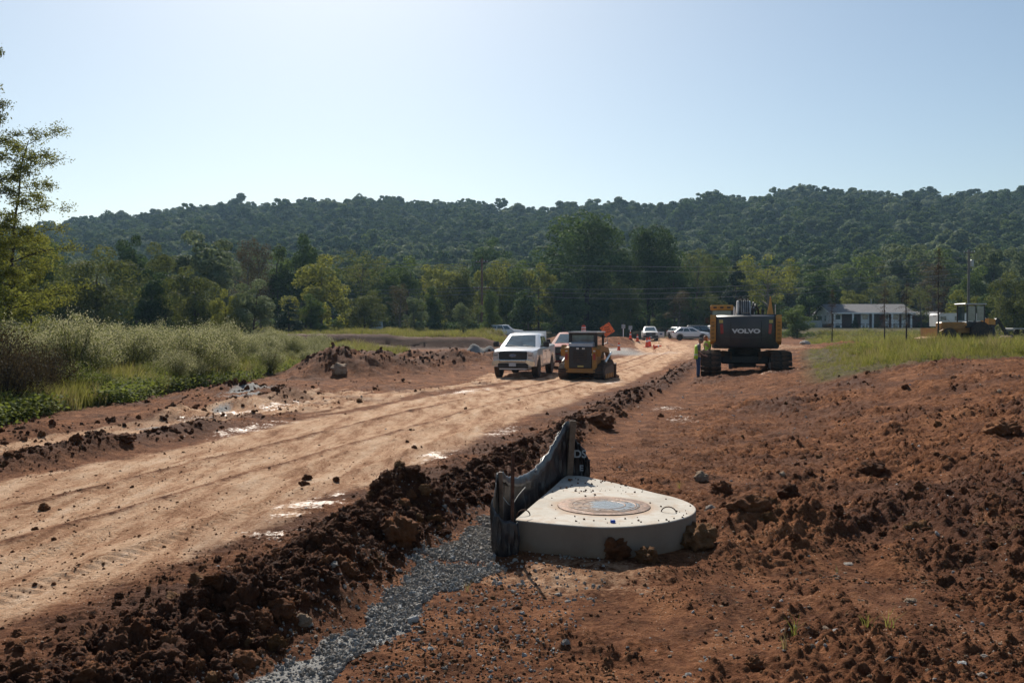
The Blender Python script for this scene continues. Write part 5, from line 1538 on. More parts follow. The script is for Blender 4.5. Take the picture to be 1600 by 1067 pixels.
# ---- excavator seen from behind
def excavator():
    o = empty('excavator', gxyz(1163, 38.2, -.02), heading(.215, .976), 'large yellow and charcoal crawler excavator seen from behind', 'excavator')
    o.location.z = .10; o.scale = (.96,) * 3
    X0 = -2.2
    for sd in (1, -1):
        y0, y1 = sd * 1.00, sd * 1.84
        prof = []
        for a in np.linspace(-90, -270, 9): prof.append((-1.75 + math.cos(R(a)) * .46, .46 + math.sin(R(a)) * .46))
        for a in np.linspace(90, -90, 9): prof.append((1.75 + math.cos(R(a)) * .46, .46 + math.sin(R(a)) * .46))
        core = MB(); core.prism([(a * .985, .46 + (b - .46) * .88) for a, b in prof], min(y0, y1) + .14, max(y0, y1) - .14, 'y'); core.build('track_frame', 'machine_black', o)
        P = [Vector((a, 0, b)) for a, b in prof] + [Vector((prof[0][0], 0, prof[0][1]))]
        tot = sum((P[i + 1] - P[i]).length for i in range(len(P) - 1)); n_ = 46; step = tot / n_
        me0 = None
        i = 0; acc = 0
        for k in range(n_):
            t = (k + .5) * step
            while acc + (P[i + 1] - P[i]).length < t: acc += (P[i + 1] - P[i]).length; i += 1
            c = P[i].lerp(P[i + 1], (t - acc) / (P[i + 1] - P[i]).length); d = (P[i + 1] - P[i]).normalized()
            if me0 is None:
                sh = MB(); sh.box((0, 0, 0), (step * .93, .84, .03), .004); sh.box((step * .3, 0, .028), (.02, .84, .045), .003); sh.box((-step * .1, 0, .02), (.016, .84, .03), .003)
                s0 = sh.build('track_shoe', 'track_steel', o); me0 = s0.data
            else:
                s0 = bpy.data.objects.new('track_shoe', me0); COL.objects.link(s0); s0.parent = o
            s0.location = (c.x, (y0 + y1) / 2, c.z)
            ang = math.atan2(d.z, d.x)
            s0.rotation_euler = (0, -ang, 0) if True else (0, 0, 0)
            s0.rotation_euler = (math.pi, -ang, 0) if False else (0, -ang, 0)
            # cleats point outwards
            nrm = Vector((-d.z, 0, d.x)); out = c - Vector((max(-1.75, min(1.75, c.x)), 0, .46))
            if nrm.dot(out) < 0: s0.rotation_euler = (0, -ang + math.pi, 0)
        f = MB(); f.box((0, sd * 1.15, .62), (2.6, .3, .22), .04); f.build('side_frame', 'machine_black', o)
    cf = MB(); cf.box((0, 0, .62), (1.9, 2.0, .38), .06); cf.disc((0, 0, .8), 'z', [(.68, 0), (.70, .03), (.70, .24), (.64, .26)], 28); cf.box((.0, 0, .42), (1.2, .95, .3), .05)
    cf.build('undercarriage', 'machine_black', o)
    for sd in (1, -1):
        l = MB(); l.prism([(sd * .55, .95), (sd * .95, 1.0), (sd * 1.18, .78), (sd * 1.10, .70), (sd * .8, .78), (sd * .55, .6)], -1.1, -.5, 'x'); l.build('frame_leg', 'track_steel', o)
    dk = MB(); dk.box((0.2, 0, 1.18), (3.6, 2.62, .16), .03); dk.build('deck', 'machine_black', o)
    # counterweight: rounded rear
    def cw(z, ins):
        pts = []
        for a in np.linspace(-52, 52, 13):
            r_ = 2.55
            pts.append((-math.cos(R(a)) * r_ * 1.0 + .25 + ins, math.sin(R(a)) * 1.40 / math.sin(R(52)) * (1 - ins * .12)))
        w = 1.40 * (1 - ins * .12)
        sec = [(x, y, z) for x, y in pts] + [(-.90, w, z), (-.90, -w, z)]
        return sec
    m = MB(); m.loft([cw(1.10, .30), cw(1.16, .12), cw(1.30, .03), cw(1.75, 0), cw(2.30, .0), cw(2.44, .04), cw(2.50, .14)]); CW = m.build('counterweight', 'machine_charcoal', o, smooth=True)
    def cwx(y): # rear face x at lateral y
        s_ = y / 1.40 * math.sin(R(52)); return -math.sqrt(1 - s_ * s_) * 2.55 + .25
    def cwn(y):
        a = math.asin(y / 1.40 * math.sin(R(52))); return a
    tx = 'VOLVO'
    t = text_mesh('lettering', tx, .235, 'letter_white', CW, (cwx(0) - .02, .0, 1.83), (R(90), 0, R(-90)), .012, bold=.012, sx=1.42)
    cr = MB()
    pts = [(cwx(y) - .006, y, 1.63 - .06 * math.cos(y / .9 * 1.4)) for y in np.linspace(-.85, .85, 15)]
    cr.tube(pts, .012, 5); cr.build('crease', 'machine_charcoal', CW)
    for yy in (-.62, .62):
        sm = MB(); sm.tube([(cwx(yy) - .004, yy, 1.40), (cwx(yy) - .004, yy, 2.28)], .009, 5); sm.build('seam', 'machine_black', CW)
    lf = MB(); lf.tube([(cwx(0) + .25, -.16, 2.49), (cwx(0) + .25, -.14, 2.58), (cwx(0) + .25, .14, 2.58), (cwx(0) + .25, .16, 2.49)], .022, 6); lf.build('lifting_eye', 'machine_black', CW)
    for sd in (1, -1):
        y = sd * .97
        r_ = MB(); r_.box((0, 0, 0), (.05, .15, .42), .02); T = r_.build('tail_light', 'lamp_red', CW); T.location = (cwx(y) - .005, y, 1.93); T.rotation_euler = (sd * -.10, 0, -cwn(y) if False else sd * .38 * -1)
        r_ = MB(); r_.box((0, 0, 0), (.012, .24, .13), .004); T = r_.build('warning_decal', 'decal_yellow', CW); T.location = (cwx(sd * .98) - .012, sd * .98, 2.24); T.rotation_euler = (0, 0, -sd * .38)
        # yellow side covers
        s_ = MB(); s_.prism([(-1.62, 1.42), (-1.66, 2.36), (-1.52, 2.52), (.9, 2.52), (1.1, 2.35), (1.1, 1.26), (-1.3, 1.26)], sd * 1.22, sd * 1.455, 'y'); S = s_.build('side_cover', 'machine_orange', o)
        for k in range(5):
            MB().box((-1.645, sd * 1.345, 1.56 + k * .165), (.02, .13, .12), .006).build('vent', 'lamp_red' if False else 'machine_yellow', S)
    hd = MB(); hd.box((-.75, -.45, 2.46), (1.6, 1.7, .16), .05); hd.build('engine_hood', 'machine_charcoal', o)
    # cab on the left
    c = MB()
    for x in (.35, 1.75):
        for y in (.52, 1.40): c.box((x, y, 2.12), (.09, .09, 1.60), .02)
    c.box((1.05, .96, 1.48), (1.5, .96, .5), .04)
    c.build('cab_frame', 'machine_charcoal', o)
    r_ = MB(); r_.box((1.05, .96, 2.91), (1.62, 1.02, .15), .05); r_.box((.29, .96, 2.84), (.08, 1.0, .20), .03); RF = r_.build('cab_roof', 'machine_orange', o)
    for y in (.66, .96, 1.25): MB().box((.24, y, 2.87), (.04, .15, .07), .01).build('work_light', 'machine_black', RF)
    MB().box((.33, .96, 2.36), (.02, .80, .78), .004).build('rear_window', 'glass_clear', o)
    MB().box((1.05, 1.425, 2.28), (1.26, .02, .95), .004).build('side_window', 'glass_clear', o)
    MB().box((1.05, .50, 2.28), (1.26, .02, .95), .004).build('side_window', 'glass_clear', o)
    MB().box((1.78, .96, 2.28), (.02, .80, 1.1), .004).build('front_window', 'glass_clear', o)
    mm = MB(); mm.box((.9, 1.62, 2.30), (.07, .16, .26), .02); mm.tube([(1.0, 1.44, 2.42), (.92, 1.60, 2.42)], .015, 6); mm.build('mirror', 'machine_black', o)
    # boom reaching forward, low, over the deck
    b = MB(); b.prism([(.35, 1.75), (.55, 2.70), (1.1, 3.16), (2.4, 3.22), (4.6, 2.45), (6.0, 1.55), (5.9, 1.30), (4.4, 2.05), (2.3, 2.72), (1.4, 2.60), (.9, 1.75)], -.30, .28, 'y'); b.build('boom', 'machine_grey', o)
    l = MB()
    for k, y in enumerate((-.20, -.12, -.04, .06, .14, .20)):
        l.tube([(.42, y, 2.48), (.58, y, 2.86), (1.05, y, 3.22 + .02 * (k % 2)), (1.5, y, 3.27), (2.4, y, 3.28)], .024, 6)
    l.box((1.05, 0, 3.27), (.08, .62, .03), .005); l.box((.95, .12, 3.33), (.06, .05, .12), .01); l.box((.95, -.20, 3.31), (.06, .05, .10), .01)
    l.build('hydraulic_hose', 'machine_black', o)
    for y in (-.42, .40): MB().tube([(.9, y, 1.6), (2.6, y * 1.05, 2.9)], .085, 10).build('boom_cylinder', 'machine_grey', o)
    hs = MB(); hs.tube([(.5, -.33, 2.3), (.45, -.42, 2.8), (.75, -.50, 3.0), (1.1, -.62, 2.8), (1.4, -.7, 2.45)], .045, 7); hs.tube([(.6, -.30, 2.4), (.55, -.36, 2.95), (.95, -.42, 3.1), (1.4, -.5, 2.8)], .035, 7); hs.build('hose', 'machine_black', o)
    s = MB(); s.prism([(6.05, 1.65), (5.75, 1.45), (4.3, -.1), (4.1, .2), (5.1, 1.9), (5.7, 2.3)], -.2, .2, 'y'); s.build('stick', 'machine_orange', o)
    k = MB(); k.prism([(4.3, .25), (3.7, .3), (3.4, -.0), (3.6, -.12), (4.3, -.12)], -.6, .6, 'y'); k.build('bucket', 'track_steel', o)
    w = MB(); w.prism([(-.06, 0), (.06, 0), (.035, .85), (.02, 1.0), (-.02, 1.0), (-.035, .85)], -.02, .02, 'x')
    w2 = MB(); w2.loft([[(-.05, -.14, 2.50), (.05, -.14, 2.50), (.05, .14, 2.50), (-.05, .14, 2.50)], [(-.03, -.06, 2.95), (.03, -.06, 2.95), (.03, .06, 2.95), (-.03, .06, 2.95)], [(-.015, -.018, 3.32), (.015, -.018, 3.32), (.015, .018, 3.32), (-.015, .018, 3.32)]])
    W = w2.build('orange_post', 'machine_orange', o); W.location = (-.7, -1.05, 0)
    e = MB(); e.tube([(-.9, -.72, 2.5), (-.9, -.72, 2.66), (-.98, -.72, 2.74)], .055, 9); e.build('exhaust', 'machine_black', o)
    a = MB(); a.tube([(-.3, -1.28, 2.5), (-.3, -1.28, 2.9)], .018, 6); a.box((-.3, -1.28, 2.93), (.05, .05, .08), .01); a.build('camera_post', 'machine_grey', o)
excavator()

# ---- backhoe loader in the grass at right, seen from the side, front to the left
def backhoe():
    o = empty('backhoe', gxyz(1508, 70, .05), heading(-1, -.12), 'yellow backhoe loader with black cab standing in the tall grass', 'backhoe')
    b = MB(); b.box((1.2, 0, 1.15), (2.0, .85, .62), .08); b.box((-.3, 0, .85), (2.4, .75, .45), .05); b.build('body', 'machine_yellow', o)
    MB().prism([(.3, 1.45), (2.15, 1.40), (2.2, 1.28), (.3, 1.28)], -.4, .4, 'y').build('hood', 'machine_orange', o)
    c = MB()
    for x in (.25, -1.15):
        for y in (-.62, .62): c.box((x, y, 2.0), (.09, .08, 1.6), .02)
    c.box((-.45, .62, 2.0), (.06, .06, 1.5), .01); c.box((-.45, 0, 1.25), (1.45, 1.3, .45), .04); c.build('cab_frame', 'machine_black', o)
    MB().box((-.42, 0, 2.83), (1.75, 1.42, .11), .03).build('cab_roof', 'machine_grey', o)
    for y in (-.66, .66):
        for x in (-.1, -.8): MB().box((x, y, 2.12), (.55, .015, 1.1), .003).build('window', 'glass_clear', o)
    for x, r_, w in ((1.75, .5, .3), (-.75, .75, .42)):
        for y in (-.72, .72): wheel(o, x, y, r_, w, 5, True, 'machine_yellow')
    for sd in (1, -1): MB().prism([(.2, 1.2), (.2, 1.35), (2.0, 1.0), (2.9, .55), (2.85, .35), (1.9, .8)], sd * .52, sd * .64, 'y').build('loader_arm', 'machine_yellow', o)
    MB().prism([(2.8, .2), (2.85, 1.0), (3.0, 1.0), (3.0, .35), (3.6, .2), (3.6, .12), (2.9, .12)], -1.1, 1.1, 'y').build('bucket', 'machine_yellow', o)
    MB().prism([(-1.6, 1.3), (-2.15, 1.25), (-2.15, 1.7), (-1.6, 1.75)], -.5, .5, 'y').build('rear_guard', 'machine_orange', o)
    bm_ = MB(); bm_.prism([(-1.4, .6), (-1.7, .8), (-2.5, 1.75), (-2.75, 1.75), (-2.7, 1.5), (-1.9, .5)], -.15, .15, 'y'); bm_.prism([(-2.55, 1.78), (-2.8, 1.6), (-3.6, .5), (-3.4, .4)], -.12, .12, 'y'); bm_.build('backhoe_boom', 'machine_black', o)
    MB().prism([(-3.35, .5), (-3.7, .5), (-3.9, .15), (-3.3, .1)], -.35, .35, 'y').build('digging_bucket', 'machine_black', o)
    for sd in (1, -1): MB().box((-1.75, sd * .9, .6), (.2, .2, 1.0), .03, (sd * .3, 0, 0)).build('stabilizer', 'machine_black', o)
backhoe()
print('vehicles', time.time() - T0)
# ------------------------------------------------------------------ concrete slab with manhole, silt fence
def concrete():
    m, nt, b = newmat('concrete')
    tc = N(nt, 'ShaderNodeTexCoord'); P = tc.outputs['Object']
    def noise(sc, det=6, rough=.6):
        n = N(nt, 'ShaderNodeTexNoise', i_Scale=float(sc), i_Detail=float(det), i_Roughness=rough); nt.links.new(P, n.inputs['Vector']); return n.outputs[0]
    a, f, g = noise(2.2, 8, .7), noise(30, 6, .7), noise(5, 8, .75)
    c = ramp(nt, a, [(.3, (.34, .30, .25)), (.55, (.47, .43, .37)), (.75, (.54, .50, .45))])
    c = mixc(nt, mth(nt, 'MULTIPLY', mth(nt, 'SUBTRACT', g, .49, True), 5.0, True), c, (.36, .25, .165))
    c = mixc(nt, mth(nt, 'MULTIPLY', mth(nt, 'SUBTRACT', f, .62, True), 3.0, True), c, (.26, .19, .14))
    # rusty brown ring of dust around the manhole frame
    sx = N(nt, 'ShaderNodeSeparateXYZ'); nt.links.new(P, sx.inputs[0])
    r = mth(nt, 'SQRT', mth(nt, 'ADD', mth(nt, 'POWER', sx.outputs[0], 2.0), mth(nt, 'POWER', sx.outputs[1], 2.0)))
    ringf = mth(nt, 'MULTIPLY', mth(nt, 'SUBTRACT', .54, r, True), 10.0, True)
    c = mixc(nt, mth(nt, 'MULTIPLY', ringf, mth(nt, 'ADD', g, .25), True), c, (.36, .23, .14))
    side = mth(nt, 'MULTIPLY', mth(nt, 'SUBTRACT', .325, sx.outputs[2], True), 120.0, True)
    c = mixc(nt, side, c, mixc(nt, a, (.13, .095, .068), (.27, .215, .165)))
    # soil splashed on the lower part of the sides
    lowf = mth(nt, 'MULTIPLY', mth(nt, 'SUBTRACT', .30, mth(nt, 'ADD', sx.outputs[2], mth(nt, 'MULTIPLY', g, .30)), True), 9.0, True)
    c = mixc(nt, mth(nt, 'MULTIPLY', lowf, .8), c, (.17, .10, .055))
    nt.links.new(c, b.inputs['Base Color']); b.inputs['Roughness'].default_value = .85
    bp = N(nt, 'ShaderNodeBump', i_Strength=.35, i_Distance=.01); nt.links.new(f, bp.inputs['Height']); nt.links.new(bp.outputs[0], b.inputs['Normal'])
concrete()
plain('rust_iron', (0.12, 0.055, 0.028), .55, .5, var=.35, scale=14, bump=.5, dirt=.12, dirtcol=(.26, .16, .09))
plain('wet_sheen_iron', (0.12, 0.075, 0.055), .22, .7, var=.4, scale=9, bump=.3)
plain('rust_stake', (0.10, 0.045, 0.028), .8, .3, var=.3, scale=20)
plain('wood_stake', (0.17, 0.115, 0.08), .85, var=.25, scale=14, bump=.3)
plain('silt_fabric', (0.012, 0.013, 0.018), .42, var=.25, scale=12, bump=.25, dirt=.15, dirtcol=(.10, .06, .04), spec=.6)
plain('silt_fold_lit', (0.035, 0.042, 0.058), .40, var=.5, scale=9, bump=.4, spec=.7)  # paler, bluer copy of the fabric, with the light on the fold painted in
plain('fence_grey', (0.33, 0.36, 0.38), .8, var=.1)
plain('string', (0.5, 0.47, 0.40), .8)
plain('blue_cap', (0.01, 0.07, 0.42), .4)

def wet_sheen_cover():
    m = MATS['wet_sheen_iron']; nt = m.node_tree; b = nt.nodes['Principled BSDF']
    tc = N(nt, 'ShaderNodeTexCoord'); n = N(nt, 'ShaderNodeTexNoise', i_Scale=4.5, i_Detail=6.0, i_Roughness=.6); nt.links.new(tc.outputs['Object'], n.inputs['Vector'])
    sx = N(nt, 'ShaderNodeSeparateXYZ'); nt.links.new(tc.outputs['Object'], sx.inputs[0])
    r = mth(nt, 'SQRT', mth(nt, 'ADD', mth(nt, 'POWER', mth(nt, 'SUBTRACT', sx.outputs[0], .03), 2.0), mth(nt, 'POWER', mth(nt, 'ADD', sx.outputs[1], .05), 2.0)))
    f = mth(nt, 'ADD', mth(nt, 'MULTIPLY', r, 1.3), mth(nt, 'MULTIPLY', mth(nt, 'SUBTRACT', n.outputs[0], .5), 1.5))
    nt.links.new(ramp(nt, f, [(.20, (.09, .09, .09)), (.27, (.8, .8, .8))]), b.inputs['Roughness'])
    nt.links.new(ramp(nt, f, [(.19, (.26, .25, .24)), (.25, (.05, .028, .018)), (.34, (.11, .055, .03)), (.46, (.22, .13, .075))]), b.inputs['Base Color'])  # pale grey centre: sky sheen on the wet cover put into the colour
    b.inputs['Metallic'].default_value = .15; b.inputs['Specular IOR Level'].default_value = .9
wet_sheen_cover()
SLZ = 0.33
OUT = [(.03, 7.92), (.10, 7.86), (.35, 7.74), (.69, 7.62), (.90, 7.62), (1.08, 7.67), (1.28, 7.77), (1.45, 7.91), (1.60, 8.10), (1.69, 8.33), (1.71, 8.55), (1.67, 8.78), (1.58, 9.0), (1.45, 9.2), (1.28, 9.5), (1.10, 9.8), (.88, 10.13), (.80, 10.24), (.70, 10.28), (.60, 10.24), (.45, 9.62), (.24, 8.77), (.06, 8.05)]
def catmull(P, n, closed=False):
    out = []; m = len(P)
    for i in range(m if closed else m - 1):
        g = lambda j: Vector(P[j % m]) if closed else Vector(P[min(max(j, 0), m - 1)])
        p0, p1, p2, p3 = g(i - 1), g(i), g(i + 1), g(i + 2)
        for k in range(n):
            t = k / n
            out.append(.5 * ((2 * p1) + (-p0 + p2) * t + (2 * p0 - 5 * p1 + 4 * p2 - p3) * t * t + (-p0 + 3 * p1 - 3 * p2 + p3) * t ** 3))
    if not closed: out.append(Vector(P[-1]))
    return out
def slab():
    cx, cy_ = .86, 8.50
    o = empty('concrete_slab', (cx, cy_, 0), 0, 'teardrop shaped pale concrete slab with a round manhole in it', 'concrete slab')
    ol = [(p[0] - cx, p[1] - cy_) for p in catmull([(*p, 0) for p in OUT], 4, True)]
    c = Vector((sum(p[0] for p in ol) / len(ol), sum(p[1] for p in ol) / len(ol)))
    def ins(d): return [(Vector(p) - c) * (1 - d) + c for p in ol]
    m = MB(); m.loft([[(p.x, p.y, z) for p in ins(d)] for d, z in ((0, -.12), (0, SLZ - .012), (.004, SLZ - .003), (.012, SLZ))])
    m.build('slab', 'concrete', o)
    MB().disc((0, 0, SLZ), 'z', [(.352, -.004), (.435, .003), (.43, .008), (.356, .010)], 48).build('frame_ring', 'rust_iron', o)
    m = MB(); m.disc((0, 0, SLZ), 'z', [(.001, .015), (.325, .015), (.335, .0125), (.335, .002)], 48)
    CV = m.build('manhole_cover', 'wet_sheen_iron', o)
    for r in (.29, .19):
        k = MB(); k.disc((0, 0, SLZ + .0145), 'z', [(r, 0), (r + .006, .003), (r + .014, .003), (r + .018, 0)], 48); k.build('raised_ring', 'rust_iron', CV)
    k = MB()
    for ri, nn in ((.255, 14),):
        for j in range(nn):
            a = 6.283 * j / nn; k.box((math.cos(a) * ri, math.sin(a) * ri, SLZ + .0155), (.026, .016, .004), .001, (0, 0, a))
    k.build('raised_studs', 'wet_sheen_iron', CV)
    for (x, y, a) in ((.10, 8.08, 0.5), (1.42, 8.22, -.4)):
        pts = [(x - cx + math.cos(a) * .07 * math.cos(t), y - cy_ + math.sin(a) * .07 * math.cos(t), SLZ - .005 + .055 * math.sin(t)) for t in np.linspace(0, math.pi, 9)]
        MB().tube(pts, .0055, 6).build('lifting_loop', 'rust_stake', o)
    rg = np.random.default_rng(3)
    # crumbs fallen on the slab
    n = 0; pts = []
    while len(pts) < 100:
        x, y = rg.uniform(0, 1.7), rg.uniform(7.7, 10.1)
        wgt = .25 + .9 * (y > 9.2) * (x > .5) + .3 * (y < 8.0)
        if rg.uniform() > wgt: continue
        # inside test
        inside = False; q = [(p[0] + cx, p[1] + cy_) for p in ol]
        for i in range(len(q)):
            a, b = q[i], q[i - 1]
            if (a[1] > y) != (b[1] > y) and x < (b[0] - a[0]) * (y - a[1]) / (b[1] - a[1]) + a[0]: inside = not inside
        if inside and math.hypot(x - cx, y - cy_) > .45: pts.append((x, y, SLZ + .003))
    sm = [lump_mesh('crumb', 70 + k, 'clod', 2, .5, .8) for k in range(3)]
    scatter('slab_crumbs', np.array(pts), rg.uniform(0, 6.28, (len(pts), 3)), np.exp(rg.normal(math.log(.013), .5, len(pts))), rg.integers(0, 3, len(pts)), sm, 'brown soil crumbs scattered over the top of the concrete slab', 'soil crumbs')
    MB().disc((0, 0, 0), 'z', [(.002, 0), (.024, 0), (.026, .014), (.018, .022), (.002, .024)], 14)
    bc = MB(); bc.disc((0, 0, 0), 'z', [(.002, 0), (.022, 0), (.024, .014), (.017, .024), (.002, .026)], 14); b = bc.build('bottle_cap', 'blue_cap', smooth=True); b.location = (.865, 7.78, SLZ)
    tag(b, 'small bright blue cap lying near the front rim of the slab', 'cap')
slab()

def silt_fence():
    o = empty('silt_fence', (0, 8.0, 0), 0, 'black plastic silt fence sagging between stakes along the slab', 'silt fence')
    K = [(.06, 7.80, .335, -.05), (-.06, 7.74, .36, -.05), (-.155, 7.82, .45, -.05), (-.14, 8.06, .66, -.03), (-.10, 8.16, .70, 0), (-.02, 8.45, .60, .05), (.12, 8.9, .56, .15), (.26, 9.35, .58, .2), (.38, 9.75, .66, .22), (.50, 10.08, .79, .24), (.63, 10.33, .93, .24), (.73, 10.40, .72, .24), (.82, 10.38, .62, .22), (.88, 10.33, .50, .2)]
    top = catmull([(a, b, c) for a, b, c, d in K], 10); bot = catmull([(a, b, d) for a, b, c, d in K], 10)
    for i, p in enumerate(top): p.z += .022 * mnoise.noise(Vector((i * .23, 1, 9))) + .010 * mnoise.noise(Vector((i * .7, 4, 2)))
    n = len(top); nv = 16
    V = []; 
    for i in range(n):
        t = i / (n - 1)
        nx = (top[min(i + 1, n - 1)] - top[max(i - 1, 0)]); nx = Vector((nx.y, -nx.x, 0)).normalized()
        for j in range(nv):
            f = j / (nv - 1)
            p = bot[i].lerp(top[i], f)
            wv = mnoise.noise(Vector((i * .35, j * .12, 3))) * .030 + mnoise.noise(Vector((i * .9, j * .25 + i * .22, 8))) * .014
            p = p + nx * (wv * 1.3 - .015 * math.sin(f * math.pi)) + nx * .005 * abs(math.sin(i * .9 + 2 * f))
            V.append(tuple(p - Vector((0, 8.0, 0))))
    Q = [(i * nv + j, (i + 1) * nv + j, (i + 1) * nv + j + 1, i * nv + j + 1) for i in range(n - 1) for j in range(nv - 1)]
    mb = MB(); mb.add(V, Q); fb = mb.build('fabric', 'silt_fabric', o, smooth=True, fix=False)
    s = fb.modifiers.new('thickness', 'SOLIDIFY'); s.thickness = .004
    # folded top edge flopping outwards, its bluish sheen painted into the colour
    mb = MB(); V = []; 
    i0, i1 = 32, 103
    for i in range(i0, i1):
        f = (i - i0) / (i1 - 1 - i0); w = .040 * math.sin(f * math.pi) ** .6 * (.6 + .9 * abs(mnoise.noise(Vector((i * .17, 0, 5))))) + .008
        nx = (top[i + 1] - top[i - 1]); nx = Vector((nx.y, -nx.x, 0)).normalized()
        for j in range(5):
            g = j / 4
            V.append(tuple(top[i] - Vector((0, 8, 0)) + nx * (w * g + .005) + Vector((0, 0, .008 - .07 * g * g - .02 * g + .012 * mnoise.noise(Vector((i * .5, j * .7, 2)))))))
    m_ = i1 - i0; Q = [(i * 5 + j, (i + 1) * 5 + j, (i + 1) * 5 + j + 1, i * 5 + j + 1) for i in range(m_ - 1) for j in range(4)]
    mb.add(V, Q); fo = mb.build('top_fold', 'silt_fold_lit', o, smooth=True, fix=False); s = fo.modifiers.new('thickness', 'SOLIDIFY'); s.thickness = .004
    st = MB(); st.box((-.095, .10, .34), (.036, .036, .75), .004, (.02, -.02, 0)); st.build('wooden_stake', 'wood_stake', o)
    st = MB(); st.box((.665, 2.30, .53), (.070, .04, .84), .004, (.03, .06, .15)); st.build('wooden_stake', 'wood_stake', o)
    st = MB(); st.box((.004, -.17, .43), (.028, .006, .99), .001, (.0, .012, .3)); st.box((-.008, -.165, .43), (.006, .024, .99), .001, (0, .012, .3)); st.build('rusty_stake', 'rust_stake', o)
    st = MB(); st.tube([(-.09, .10, .50), (-.03, .02, .44), (.0, -.12, .46), (.06, .05, .52), (.12, .20, .56)], .004, 5); st.build('tie_wire', 'string', o)
    text_mesh('lettering', 'DS', .12, 'fence_grey', o, (.775, 2.345, .56), (R(90), 0, R(-8)), .001, bold=.003)
    text_mesh('lettering', 'E', .09, 'fence_grey', o, (.79, 2.345, .40), (R(90), 0, R(-8)), .001, bold=.003)
silt_fence()

# ------------------------------------------------------------------ buildings
plain('siding_white', (0.78, 0.79, 0.80), .7, var=.05, scale=3)
plain('trim_white', (0.82, 0.83, 0.84), .6, var=.04, scale=3)
plain('brick_dark', (0.085, 0.050, 0.045), .9, var=.25, scale=6)
plain('roof_grey', (0.15, 0.145, 0.15), .85, var=.15, scale=2)
plain('shed_blue', (0.42, 0.50, 0.56), .45, .2, var=.06, scale=3)
plain('pole_brown', (0.17, 0.10, 0.075), .9, var=.2, scale=5)
plain('pole_grey', (0.15, 0.14, 0.13), .9, var=.2, scale=5)
plain('wire', (0.28, 0.29, 0.31), .5, .5)
plain('galvanised', (0.42, 0.43, 0.44), .5, .6, var=.1)

